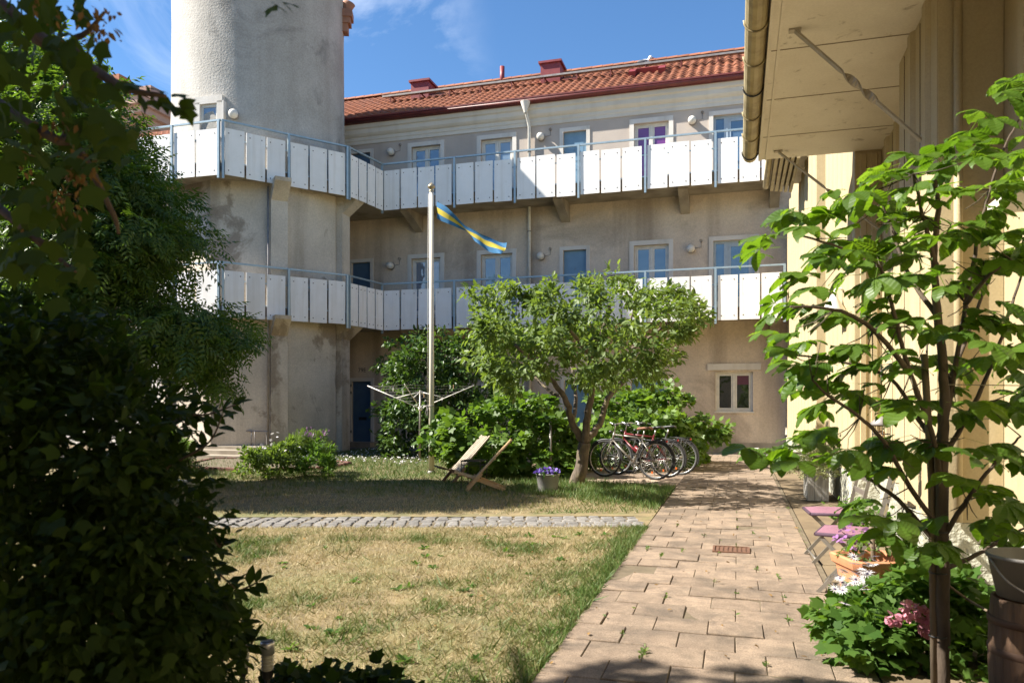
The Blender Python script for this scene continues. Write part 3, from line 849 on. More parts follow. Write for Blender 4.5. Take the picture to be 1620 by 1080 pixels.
# walkway along the roof with its brackets
wk = MB(); q = RE + rd * 2.7 + rn * .24
wk.beam((-11.9, q.y, q.z), (BX1, q.y, q.z), .26, .035, side=(0, rd.y, rd.z * .2)); wk.beam((-11.9, q.y - .14, q.z - .03), (BX1, q.y - .14, q.z - .03), .03, .06)
wko = wk.build('roof_walkway', M['zinc'], roof)
for i in range(13):
    b = MB()
    x = -11.6 + i * 1.1
    b.beam((x, q.y - .12, q.z - .03), Vector((x, 0, 0)) + RE + rd * 2.45 + rn * .03, .03, .05, (1, 0, 0)); b.beam((x, q.y - .05, q.z - .03), Vector((x, 0, 0)) + RE + rd * 3.0 + rn * .03, .03, .04, (1, 0, 0))
    b.build('walkway_bracket', M['dark_red'], roof)
for X, zt in ((-10.65, 12.68), (-5.97, 12.74)):
    MB().box(X - .33, X + .33, 24.5, 25.2, 11.6, zt - .07).build('chimney', M['red_metal'], roof)
for X, zt in ((-10.65, 12.68), (-5.97, 12.74)):
    MB().box(X - .39, X + .39, 24.43, 25.27, zt - .069, zt).build('chimney_cap', M['red_metal'], roof)
    MB().beam((X + .40, 24.55, 12.02), (X + .95, 24.55, 12.02), .03, .16).build('chimney_step', M['dark_red'], roof)
b = MB(); b.tube([(-8.15, 26.15, 12.8), (-8.15, 26.15, 13.52)], .085, 10); b.build('vent_pipe', M['red_metal'], roof)
b = MB(); q2 = RE + rd * 2.0 + rn * .06
for x0, x1, yy0, yy1 in ((-3.25, -3.05, -.2, .35), (-2.35, -2.15, -.2, .35), (-3.05, -2.35, .25, .35)):
    p0, p1 = q2 + rd * yy0, q2 + rd * yy1
    b.obox(((x0 + x1) / 2, (p0.y + p1.y) / 2, (p0.z + p1.z) / 2 + .05), ((x1 - x0) / 2, 0, 0), rd * (yy1 - yy0) / 2, rn * .09)
hat = b.build('roof_hatch', M['red_metal'], roof)
# downpipe
pts = [(-6.12, 21.98, 10.40), (-6.12, 21.99, 10.22), (-6.08, 22.14, 9.92), (-6.06, 22.2, 9.75), (-6.06, 22.2, .2)]
b = MB(); b.tube(bez(pts[:4], 5) + [Vector(pts[4])], .048, 12)
b.lathe((-6.12, 21.97, 10.1), [(.05, 0), (.055, .05), (.14, .30), (.15, .34)], 14)
dp = b.build('downpipe', M['white_pipe'], bld)
for z in (9.0, 8.0, 6.6, 5.2, 2.6, 1.2):
    MB().ring((-6.06, 22.2, z), .055, .014, 16, 6, axis='z').build('pipe_clip', M['zinc'], dp)

# ------------------------------------------------------------------ galleries (two storeys, wrapped round the tower)
G = [(-17.4, 18.7), (-15.6, 16.5), (-12.66, 16.5), (-10.58, 19.22), (-10.33, 20.97), (1.17, 20.97)]
NP = [4, 4, 6, 4, None, None]
XP = [-10.33, -8.0, -6.15, -4.3, -2.45, -.6, 1.17]
def panel_mesh(wd, ht, seed=0):
    b = MB(); b.box(-wd / 2, wd / 2, -.009, .009, 0, ht)
    for sx in (-1, 1):
        for z in (.12, ht - .12, ht * .33):
            if z == ht * .33 and sx: continue
            b.lathe((sx * (wd / 2 - .09), -.009, z), [(.017, 0), (.015, -.006), (.001, -.009)], 6, 1, False, 'y')
    return b
for zf in (3.62, 7.24):
    b = MB()
    poly = G + [(1.17, 22.29), (-13.3, 22.29), (-17.4, 22.29)]
    inner = [(p[0], p[1]) for p in poly]
    b.prism(inner, zf + .10, zf + .30)
    gl = b.build('gallery', M['concrete'], bld)
    ht, z0, zr = 1.19, zf - .01, zf + 1.385
    segs = []
    for i in range(len(G) - 1):
        p, q = Vector((*G[i], 0)), Vector((*G[i + 1], 0))
        if i < 4:
            npn = NP[i]
            half = npn // 2 if npn in (6,) else npn
            stops = [0, .5, 1] if i == 2 else ([0, 1] if i == 3 else [0, .5, 1])
            pp = [p.lerp(q, s) for s in stops]
            segs += [(pp[k], pp[k + 1], npn // (len(stops) - 1)) for k in range(len(pp) - 1)]
        else:
            for k in range(len(XP) - 1):
                segs.append((Vector((XP[k], 20.97, 0)), Vector((XP[k + 1], 20.97, 0)), 4 if k == 0 else 3))
    rail = MB()
    for p, q, npn in segs:
        d = (q - p); L = d.length; d.normalize(); nrm_ = Vector((d.y, -d.x, 0))
        an = math.atan2(d.y, d.x)
        pw = (L - .10) / npn
        pm = panel_mesh(pw - .05, ht).mesh('panel', [M['panel'], M['bolt']])
        for k in range(npn):
            c = p + d * (.05 + pw * (k + .5)) + nrm_ * .055
            inst('panel', pm, (c.x, c.y, z0 + random.gauss(0, .007)), gl, rot=(random.gauss(0, .006), random.gauss(0, .004), an + random.gauss(0, .008)))
        rail.beam(p + nrm_ * .03 + Vector((0, 0, zr)), q + nrm_ * .03 + Vector((0, 0, zr)), .055, .045, side=nrm_)
        rail.beam(p + nrm_ * .025 + Vector((0, 0, z0 + .95)), q + nrm_ * .025 + Vector((0, 0, z0 + .95)), .02, .03, side=nrm_)
        rail.beam(p + nrm_ * .025 + Vector((0, 0, z0 + .36)), q + nrm_ * .025 + Vector((0, 0, z0 + .36)), .02, .03, side=nrm_)
        ends = [p + d * .02] + ([q - d * .02] if (q - segs[-1][1]).length < 1e-6 or abs(q.x + 10.58) < .01 or abs(q.x + 12.66) < .01 else [])
        for e in ends:
            e = e + nrm_ * .075
            MB().obox((e.x, e.y, zf + .64), d * .028, nrm_ * .03, (0, 0, .745)).build('post', M['steel_blue'], gl)
    rail.build('handrail', M['steel_blue'], gl)
    ec = MB()
    for p, q, npn in segs:
        d = (q - p).normalized(); nn = Vector((d.y, -d.x, 0))
        ec.beam(p + nn * .02 + Vector((0, 0, zf + .2)), q + nn * .02 + Vector((0, 0, zf + .2)), .012, .26, side=nn)
    ec.build('edge_channel', M['wood_dark'], gl)
    # cantilever brackets
    for X in (-9.7, -4.95, -1.45, .95):
        b = MB(); hw = .13
        for s in (-1, 1): pass
        vs = [(X + s * hw, yy, zz) for s in (-1, 1) for yy, zz in ((22.29, zf + .098), (21.15, zf + .098), (21.15, zf - .02), (22.29, zf - .42))]
        b.add(vs, [(0, 1, 2, 3), (7, 6, 5, 4), (0, 4, 5, 1), (1, 5, 6, 2), (2, 6, 7, 3), (3, 7, 4, 0)])
        b.build('bracket', M['concrete'], gl)

# ================================================================== ROUND TOWER
TC = Vector((-13.72, 19.69, 0)); TR = 2.455; TTOP = 13.5
tw = thing('round_tower', 'tall round roughcast tower rising above the galleries', 'tower', TC)
prof = [(TR + .16, 7.42), (TR + .12, 8.2), (TR + .03, 9.0), (TR, 9.6), (TR - .02, TTOP - 1.2), (TR, TTOP)]
b = MB(); b.lathe((TC.x, TC.y, 0), prof, 64); b.lathe((TC.x, TC.y, 0), [(TR, TTOP), (.01, TTOP + .05)], 64)
b.build('tower_drum', M['tower'], tw)
oct_a = [-78, -36, 6, 45, 86, 128, 170, 212, 250]
RB = 2.62
OC = [(TC.x + RB * math.sin(math.radians(a)), TC.y - RB * math.cos(math.radians(a))) for a in oct_a]
b = MB(); b.prism(OC, -.05, 7.36)
b.build('tower_base', M['tower_base'], tw)
def corner_rib(a, w_, pr):
    d = Vector((math.sin(math.radians(a)), -math.cos(math.radians(a)), 0)); s = Vector((-d.y, d.x, 0))
    c = TC + d * (RB + pr / 2 - .12)
    b = MB(); b.obox((c.x, c.y, 3.66), s * w_ / 2, d * (pr / 2 + .12), (0, 0, 3.69))
    for zf in (3.62, 7.24):
        e = TC + d * (RB + .3)
        vs = [e + s * sg * w_ * .48 + d * o_ + Vector((0, 0, z)) for sg in (-1, 1) for o_, z in ((-.3, zf + .098), (.32, zf + .098), (.30, zf), (-.3, zf - .5))]
        b.add(vs, [(0, 1, 2, 3), (7, 6, 5, 4), (0, 4, 5, 1), (1, 5, 6, 2), (2, 6, 7, 3), (3, 7, 4, 0)])
    b.build('pilaster', M['tower_base'], tw)
corner_rib(45, .44, .11); corner_rib(-36, .44, .11); corner_rib(93, .50, .16)
b = MB(); d = Vector((math.sin(math.radians(39)), -math.cos(math.radians(39)), 0)); e = TC + d * (RB + .05)
b.tube([(e.x, e.y, .2), (e.x, e.y, 7.2)], .028, 8); b.build('rain_pipe', M['zinc'], tw)
# tower window beside the left railing, with its reveal casing
def tower_dir(px, py, R):
    o = Vector((0, 0, EYE)); u = (px - CXP) / FPX; v = (HYP - py) / FPX
    r = Vector((-SN + CS * u, CS + SN * u, v))
    ox, oy = -TC.x, -TC.y
    A_ = r.x ** 2 + r.y ** 2; B_ = 2 * (ox * r.x + oy * r.y); C_ = ox * ox + oy * oy - R * R
    t = (-B_ - math.sqrt(max(B_ * B_ - 4 * A_ * C_, 0))) / (2 * A_)
    return o + r * t
wp = tower_dir(331, 190, TR + .05); dn = (Vector((wp.x, wp.y, 0)) - TC).normalized(); ds = Vector((-dn.y, dn.x, 0))
b = MB()
wz = 8.95
for s0, z_, hw, hh in ((0, .55, .42, .10), (-.36, 0, .10, .50), (.36, 0, .10, .50)):
    b.obox(Vector((TC.x, TC.y, wz + z_)) + dn * (TR + .0) + ds * s0, ds * hw, dn * .10, (0, 0, hh))
tcs = b.build('window_casing', M['casing'], tw)
b = MB()
for s0, z_, hw, hh in ((0, .41, .25, .035), (-.225, -.02, .035, .40), (.225, -.02, .035, .40)):
    b.obox(Vector((TC.x, TC.y, wz + z_)) + dn * (TR - .01) + ds * s0, ds * hw, dn * .04, (0, 0, hh))
twn = b.build('window', M['frame_white'], tw)
b = MB(); b.obox(Vector((TC.x, TC.y, wz - .03)) + dn * (TR + .005), ds * .19, dn * .012, (0, 0, .39)); b.build('pane', M['glass'], twn)
# red stone corbel on the right flank, near the top
cd = Vector((math.sin(math.radians(112)), -math.cos(math.radians(112)), 0)); cs_ = Vector((-cd.y, cd.x, 0))
b = MB()
for z, o_, hh, hw in ((12.72, .05, .14, .16), (12.93, .12, .10, .20), (13.12, .17, .11, .24)):
    b.obox(TC + cd * (TR + o_ * .6) + Vector((0, 0, z)), cd * (.08 + o_ * .5), cs_ * hw, (0, 0, hh))
b.tube([TC + cd * (TR + .06 + .02 * i) + Vector((0, 0, 13.2 + .06 * i)) for i in range(6)], [.10 + .018 * i for i in range(6)], 12)
b.build('corbel', mat('red_sandstone', (0.36, 0.185, 0.12), (0.26, 0.13, 0.09), 3, .9, .4, 30), tw)

# ================================================================== YELLOW HOUSE on the right
yh = thing('yellow_house', 'yellow clad house with a cream overhanging canopy along the path', 'house', (2.6, 10, 0))
YT = 6.6
PL = .49
def yblock(x, y0, y1, m, name='wall_panel', x1=4.5, zt=YT):
    return MB().box(x, x1, y0, y1, PL, zt).build(name, m, yh)
yblock(1.28, 13.9, 22.28, M['yellow'])
yblock(1.43, 10.6, 13.895, M['yellow'])
yblock(1.75, 8.0, 10.595, M['yellow'])
yblock(1.47, 6.56, 7.995, M['yellow'])
yblock(1.92, -2.0, 6.555, M['yellow'])
for x, y0, y1 in ((1.25, 13.88, 22.27), (1.40, 10.58, 13.88), (1.72, 8.0, 10.58), (1.44, 6.54, 8.0), (1.88, -2, 6.54)):
    MB().box(x, 4.5, y0, y1, -.05, PL - .002).build('plinth', M['plinth'], yh)
# pressed ribs of the cladding, on the sides facing the path and facing back
def rib(x, y, w_, pr=.035, zt=YT - .02):
    b = MB(); h = w_ / 2
    b.prism([(x + .002, y - h), (x + .002, y + h), (x - pr, y + h * .55), (x - pr, y - h * .55)][::-1], PL + .01, zt)
    return b.build('cladding_rib', M['yellow'], yh)
y = 14.3
while y < 22: rib(1.28, y, .30); y += .78
for y in (10.95, 11.5, 12.05, 12.6, 13.15, 13.6): rib(1.43, y, .22)
for y in (8.4, 9.0, 9.6, 10.2): rib(1.75, y, .22)
for y in (6.85, 7.4): rib(1.47, y, .2)
for y in (6.1, 5.55, 5.0, 4.45, 3.9, 3.3, 2.7): rib(1.92, y, .2)
for x in (1.53, 1.66):
    b = MB(); b.prism([(x - .05, 10.602), (x + .05, 10.602), (x + .03, 10.57), (x - .03, 10.57)][::-1], PL + .01, 4.58); b.build('cladding_rib', M['yellow'], yh)
seam = mat('dark_seam', (0.13, 0.09, 0.04), None, 9, .9)
def wall_seam(x, y): MB().box(x - .004, x + .01, y, y + .010, PL + .02, 4.6 if y < 10.6 else YT - .1).build('panel_seam', seam, yh)
for y in (5.30, 4.22, 3.1, 5.83): wall_seam(1.92, y)
for y in (7.12, 7.75): wall_seam(1.47, y)
for y in (8.7, 9.3, 9.9): wall_seam(1.75, y)
for y in (11.2, 11.8, 12.9): wall_seam(1.43, y)
MB().box(1.435, 1.74, 10.585, 10.598, PL + .002, 4.6).build('return_board', M['yellow'], yh)
MB().box(1.475, 1.915, 6.545, 6.558, PL + .002, 4.6).build('return_board', M['yellow'], yh)
b = MB(); b.tube([(1.60, 6.50, .5), (1.60, 6.50, 4.6)], .03, 10); b.build('cable_conduit', M['yellow'], yh)
# canopy
HZ = 4.63
can = MB().box(.27, 2.0, -1.5, 10.62, HZ, HZ + .05).build('canopy', M['soffit'], yh)
b = MB(); b.add([(.08, -1.5, HZ + .10), (.08, 10.64, HZ + .10), (2.0, 10.64, HZ + .75), (2.0, -1.5, HZ + .75), (.08, -1.5, HZ + .06), (.08, 10.64, HZ + .06), (2.0, 10.64, HZ + .70), (2.0, -1.5, HZ + .70)],
        [(0, 3, 2, 1), (4, 5, 6, 7), (0, 1, 5, 4), (1, 2, 6, 5), (3, 0, 4, 7)]); b.build('canopy_roof', M['zinc'], can)
MB().box(.255, .285, -1.5, 10.625, HZ - .012, HZ + .14).build('fascia_board', M['soffit'], can)
for i in range(10):
    y = -.9 + i * 1.18
    MB().box(.29, 1.9, y, y + .012, HZ - .004, HZ - .0005).build('soffit_joint', mat('soffit_gap', (0.25, 0.2, 0.13), None, 9, .8) if i == 0 else bpy.data.materials['soffit_gap'], can)
MB().box(.34, .365, -1.5, 10.62, HZ - .012, HZ - .0005).build('edge_strip', M['soffit'], can)
b = MB(); gp = []
n = 9
for i in range(n): a = math.pi * i / (n - 1); gp.append((.15 - .095 * math.cos(a), HZ + .09 - .105 * math.sin(a)))
gi = [(x * .9 + .015, z + .006) for x, z in reversed(gp)]
pr_ = gp + gi; n2 = len(pr_)
b.add([(x, -1.5, z) for x, z in pr_] + [(x, 10.66, z) for x, z in pr_], [(i, (i + 1) % n2, (i + 1) % n2 + n2, i + n2) for i in range(n2)] + [tuple(range(n2, 2 * n2))], 0, False)
gt = b.build('gutter', M['gutter'], can)
for i in range(12):
    y = 10.5 - i * .72
    b = MB(); pts = [(.15 - .105 * math.cos(math.pi * k / 10), y, HZ + .09 - .115 * math.sin(math.pi * k / 10)) for k in range(11)]
    b.tube(pts, .009, 6); b.build('gutter_bracket', M['black'] if i % 3 == 0 else M['gutter'], gt)
def strut(p, q):
    p, q = Vector(p), Vector(q); d = (q - p).normalized()
    a = d.cross(Vector((0, 1, 0))).normalized(); c_ = d.cross(a)
    b = MB(); N_ = 44; vs = []
    for i in range(N_ + 1):
        t = i / N_
        tw_ = max(0, min(1, (t - .38) / .28)) * math.pi * 2
        aa = a * math.cos(tw_) + c_ * math.sin(tw_); cc = -a * math.sin(tw_) + c_ * math.cos(tw_)
        o = p.lerp(q, t)
        vs += [o + aa * sx * .008 + cc * sy * .032 for sx, sy in ((-1, -1), (1, -1), (1, 1), (-1, 1))]
    b.add(vs, [(i * 4 + k, i * 4 + (k + 1) % 4, i * 4 + 4 + (k + 1) % 4, i * 4 + 4 + k) for i in range(N_) for k in range(4)])
    b.box(p.x - .05, p.x + .05, p.y - .035, p.y + .035, HZ - .016, HZ - .001)
    b.box(q.x - .002, q.x + .012, q.y - .04, q.y + .04, q.z - .09, q.z + .06)
    return b.build('strut', M['strut'], can)
strut((.47, 7.0, HZ - .012), (1.455, 7.0, 3.57)); strut((.49, 10.3, HZ - .012), (1.94, 10.3, 3.3)); strut((.47, 3.7, HZ - .012), (1.90, 3.7, 3.2))
# slatted eave further along
ev = MB().box(.62, 1.27, 15.0, 17.4, 6.12, 6.16).build('far_eave', M['soffit'], yh)
for i in range(5):
    MB().box(.66 + i * .095, .72 + i * .095, 15.0, 17.4, 6.0 - .015 * i, 6.115).build('eave_board', M['gutter'], ev)
b = MB(); b.tube([(.57, 14.9, 6.1), (.57, 17.4, 6.1)], .06, 10); b.build('eave_gutter', M['gutter'], ev)
# white door frame and small hood at the right edge
b = MB(); b.box(1.86, 1.93, 5.00, 5.09, PL, 2.52); b.box(1.86, 1.93, 4.0, 4.09, PL, 2.52); b.box(1.86, 1.93, 4.09, 5.0, 2.44, 2.52)
df = b.build('door_frame', M['white_paint'], yh)
MB().box(1.885, 1.918, 4.09, 5.0, PL, 2.44).build('door_leaf', M['white_paint'], df)
b = MB(); b.add([(1.45, 3.85, 2.60), (1.45, 5.25, 2.60), (1.92, 5.25, 2.76), (1.92, 3.85, 2.76), (1.45, 3.85, 2.55), (1.45, 5.25, 2.55), (1.92, 5.25, 2.55), (1.92, 3.85, 2.55)],
        [(0, 3, 2, 1), (4, 5, 6, 7), (0, 1, 5, 4), (1, 2, 6, 5), (3, 0, 4, 7)]); b.build('door_hood', M['soffit'], df)
MB().box(1.225, 1.27, 21.9, 22.1, .55, .75).build('wall_box', M['white_paint'], yh)

# ================================================================== BUILDINGS on the left, mostly behind the trees
lw = thing('left_wing', 'white rendered wing with tiled roof behind the left tree', 'building', (-24, 23, 0))
MB().box(-40, -15.75, 21.6, 31, -.05, 10.2).build('wall', M['white_wall'], lw)
b = MB(); b.add([(-40, 21.2, 10.15), (-16.6, 21.2, 10.15), (-16.6, 26.2, 12.7), (-40, 26.2, 12.7), (-40, 21.2, 10.05), (-16.6, 21.2, 10.05)], [(0, 1, 2, 3), (4, 5, 1, 0)])
lr = b.build('roof', M['roof_under'], lw)
fb = MB()
r2 = Vector((0, 5.0, 2.55)).normalized(); t2 = math.atan2(r2.z, r2.y)
for c_ in range(30):
    for r_ in range(14):
        tb = tile_mesh(r_); R_ = Matrix.Rotation(t2, 3, 'X'); o = Vector((-16.75 - c_ * TWd, 21.2, 10.17)) + r2 * (r_ * .345)
        fb.add([R_ @ Vector(v) + o for v in tb.v], tb.f, 0, True)
fb.build('roof_tile_field', M['tile'], lr, kind='stuff')
ck = MB().box(-18.3, -17.75, 25.4, 26.1, 11.6, 13.3).build('chimney', M['brick'], lr)
b = MB(); b.tube([(-17.45, 25.2, 12), (-17.45, 25.2, 13.9)], .16, 12); b.build('flue_pipe', M['black'], lr)
for X in (-17.4, -20.0, -22.6, -25.2, -27.8):
    for z in (1.0, 4.6, 8.0):
        wn = MB().box(X - .5, X + .5, 21.56, 21.601, z, z + 1.4).build('window', M['frame_white'], lw)
        MB().box(X - .43, X - .03, 21.552, 21.5595, z + .07, z + 1.33).build('pane', M['glass_dark'], wn)
        MB().box(X + .03, X + .43, 21.552, 21.5595, z + .07, z + 1.33).build('pane', M['glass_dark'], wn)
b = MB(); b.box(-16.35, -15.95, 18.6, 18.95, -.05, 3.6); b.build('porch_pillar', M['white_wall'], lw)
pk = thing('pink_building', 'distant pinkish building with deep cornice and chimneys beyond the left wing', 'building', (-38, 42, 0))
e1 = at_d(243, 150, 44)
PXr = e1.x
MB().box(PXr - 22, PXr - .9, e1.y, e1.y + 12, 0, e1.z - 1.6).build('wall', M['pink_wall'], pk)
b = MB(); b.box(PXr - 22, PXr - .55, e1.y - .35, e1.y + 12.3, e1.z - 1.6, e1.z - 1.2); b.box(PXr - 22, PXr - .25, e1.y - .7, e1.y + 12.6, e1.z - 1.2, e1.z - .8); b.box(PXr - 22, PXr, e1.y - 1, e1.y + 13, e1.z - .8, e1.z - .35)
b.build('cornice', M['pink_wall'], pk)
b = MB(); b.add([(PXr - 22, e1.y - 1.1, e1.z - .35), (PXr + .1, e1.y - 1.1, e1.z - .35), (PXr - 6, e1.y + 6, e1.z + 1.8), (PXr - 22, e1.y + 6, e1.z + 1.8), (PXr + .1, e1.y + 13, e1.z - .35), (PXr - 22, e1.y + 13, e1.z - .35)],
        [(0, 1, 2, 3), (1, 4, 2), (3, 2, 4, 5)]); pr2 = b.build('roof', M['dark_red'], pk)
MB().box(PXr - 2.9, PXr - 2.0, e1.y + 2, e1.y + 3, e1.z, e1.z + 1.6).build('chimney', M['pink_wall'], pr2)
MB().box(PXr - 5.2, PXr - 4.4, e1.y + 2, e1.y + 3, e1.z, e1.z + 2.6).build('chimney', M['brick'], pr2)
for i in range(5):
    for z in (e1.z - 5, e1.z - 9):
        MB().box(PXr - 3.6 - 3 * i, PXr - 2.3 - 3 * i, e1.y - .06, e1.y + .01, z, z + 2.2).build('window', M['glass_dark'], pk)

# unseen house added behind the viewer, keeps sky light off the shaded corner
cb = thing('added_back_house', 'unseen plain house added behind the viewer to block sky light', 'house', (-8, -8, 0))
MB().box(-24, 6, -14, -6.2, -.05, 7.5).build('wall', M['plaster'], cb)
b = MB(); b.prism([(-24.3, -14.3), (6.3, -14.3), (6.3, -5.9), (-24.3, -5.9)], 7.5, 7.7); b.build('roof', M['tile'], cb)
for i in range(7):
    for z in (1.0, 4.4):
        wn = MB().box(-21 + 3.6 * i, -19.8 + 3.6 * i, -6.21, -6.15, z, z + 1.5).build('window', M['frame_white'], cb)
        MB().box(-20.92 + 3.6 * i, -19.88 + 3.6 * i, -6.152, -6.14, z + .08, z + 1.42).build('pane', M['glass_dark'], wn)

ls = thing('added_side_house', 'unseen plain house added on the left to block low sky light', 'house', (-26, 3, 0))  # out of view, added to cut the open sky light from the left
MB().box(-32, -23.5, -12, 14.5, -.05, 8.5).build('wall', M['plaster'], ls)
b = MB(); b.prism([(-32.3, -12.3), (-23.2, -12.3), (-23.2, 14.8), (-32.3, 14.8)], 8.5, 8.7); b.build('roof', M['tile'], ls)

# ================================================================== THINGS
# --- drain grate in the path
gr = MB(); gr.box(-.215, .085, 7.43, 7.69, -.03, .005)
gro = gr.build('drain_grate', M['grate'], label='rusty rectangular drain cover sunk among the paving slabs', cat='drain cover')
for i in range(7):
    MB().box(-.20 + i * .041, -.178 + i * .041, 7.445, 7.675, .005, .012).build('grate_bar', M['grate'], gro)
b = MB(); b.box(-.235, .105, 7.41, 7.43, -.03, .014); b.box(-.235, .105, 7.69, 7.71, -.03, .014); b.box(-.235, -.215, 7.43, 7.69, -.03, .014); b.box(.085, .105, 7.43, 7.69, -.03, .014)
b.build('grate_rim', M['grate'], gro)

# --- flagpole with a pennant
FP = Vector((-5.92, 14.21, 0))
fp = thing('flagpole', 'white flagpole standing on the lawn in front of the lilac', 'flagpole', FP)
zt = 5.66
MB().tube([FP + Vector((0, 0, 0)), FP + Vector((0, 0, 2.0)), FP + Vector((0, 0, zt))], [.055, .051, .040], 20).build('pole', M['pole_cream'], fp)
MB().lathe(FP + Vector((0, 0, zt)), [(.05, 0), (.055, .02), (.03, .035), (.028, .05), (.07, .075), (.078, .10), (.055, .14), (.02, .165), (.001, .19)], 18).build('finial', M['brown_leather'] if False else mat('gilded_knob', (0.45, 0.36, 0.22), None, 9, .35, metal=.4), fp)
MB().lathe(FP, [(.085, 0), (.085, .03), (.066, .05)], 20).build('foot_collar', M['zinc'], fp)
b = MB(); z = 1.32
b.beam(FP + Vector((-.075, -.01, z - .06)), FP + Vector((-.075, -.01, z + .06)), .02, .03); b.beam(FP + Vector((-.11, -.03, z + .05)), FP + Vector((-.06, -.03, z - .06)), .02, .015)
b.ring(FP + Vector((0, 0, z + .03)), .063, .008, 20, 6, axis='z')
b.tube(bez([FP + Vector((-.07, -.04, z)), FP + Vector((-.10, -.05, z - .1)), FP + Vector((-.07, -.05, z - .17)), FP + Vector((-.06, -.05, z - .03))], 5), .007, 6)
b.build('cleat', M['zinc'], fp)
MB().tube([FP + Vector((-.075, -.045, z + .05)), FP + Vector((-.06, -.05, 3.4)), FP + Vector((-.045, -.05, zt - .05))], .004, 5).build('halyard', M['white_paint'], fp)
# pennant: a long tapering cloth with a twist, hanging down-wind
NU, NV = 60, 12
Ltot = 1.62
R0 = at_d(690, 338, 15.2) ; R1 = at_d(797, 395, 15.0)
vs, fs, ms = [], [], []
path = bez([at_d(691, 332, 15.28), at_d(712, 345, 15.18), at_d(735, 361, 15.22), at_d(758, 377, 15.08), at_d(778, 388, 15.05), at_d(798, 394, 14.95)], NU // 5)
for i, p in enumerate(path):
    t = i / (len(path) - 1)
    h_ = float(np.interp(t, [0, .12, .3, .45, .6, .8, 1], [.27, .24, .13, .11, .15, .21, .22]))
    tw_ = .35 * math.sin(t * 5) + .5 * math.exp(-((t - .42) / .12) ** 2)
    tan_ = (path[min(i + 1, len(path) - 1)] - path[max(i - 1, 0)]).normalized()
    upv = Vector((0, 0, 1)) - tan_ * tan_.z; upv.normalize(); sdv = tan_.cross(upv)
    if t < .1: upv = Vector((0, 0, 1)).lerp(upv, t * 10)
    ax = upv * math.cos(tw_) + sdv * math.sin(tw_)
    for j in range(NV + 1):
        v = (j / NV - .5)
        rip = .035 * math.sin(t * 17 + v * 5) * (.3 + t)
        vs.append(p + ax * v * 2 * h_ * .62 + tan_.cross(ax) * rip)
N1 = NV + 1
for i in range(len(path) - 1):
    for j in range(NV):
        fs.append((i * N1 + j, i * N1 + j + 1, (i + 1) * N1 + j + 1, (i + 1) * N1 + j)); ms.append(0 if (j < 4 or j > 7) else 1)
b = MB(); b.add(vs, fs, 0, True); b.m = ms
b.build('pennant', [M['flag_blue'], M['flag_yellow']], label='blue and yellow pennant streaming from the flagpole top', cat='pennant')

# --- rotary clothes dryer
RD = Vector((-7.35, 16.9, 0))
rdt = thing('clothes_dryer', 'white rotary clothes dryer with open arms behind the flagpole', 'clothes dryer', RD)
MB().tube([RD, RD + Vector((.02, 0, 1.72))], .024, 10).build('pole', M['silver'], rdt)
hub = RD + Vector((.02, 0, 1.28))
MB().lathe(hub, [(.03, -.05), (.045, -.04), (.045, .04), (.03, .05)], 12).build('hub', M['white_paint'], rdt)
tips = []
for k in range(4):
    a = math.radians(8 + 90 * k)
    tip = hub + Vector((math.cos(a) * 1.32, math.sin(a) * 1.32, .55)); tips.append(tip)
    MB().tube([hub, tip], .011, 8).build('arm', M['white_paint'], rdt)
    MB().tube([RD + Vector((.02, 0, 1.68)), hub.lerp(tip, .46)], .010, 6).build('stay', M['white_paint'], rdt)
b = MB()
for t in (.35, .48, .61, .74, .87, .98):
    for k in range(4):
        p, q = hub.lerp(tips[k], t), hub.lerp(tips[(k + 1) % 4], t)
        b.tube([p, (p + q) / 2 - Vector((0, 0, .025)), q], .0018, 4)
b.build('washing_line', M['zinc'], rdt)
for i in range(7):
    t = (.48, .61, .74, .87, .87, .98, .74)[i]; k = (0, 3, 3, 0, 2, 3, 2)[i]
    p = hub.lerp(tips[k], t).lerp(hub.lerp(tips[(k + 1) % 4], t), .2 + .1 * i)
    b = MB(); b.box(p.x - .006, p.x + .006, p.y - .01, p.y + .01, p.z - .075, p.z + .02)
    b.build('clothes_peg', M['wood_new'] if i % 2 else M['white_paint'], label=('bare wood clothes peg clipped on the dryer line' if i % 2 else 'white clothes peg clipped on the dryer line'), cat='clothes peg', group='pegs on the clothes dryer')

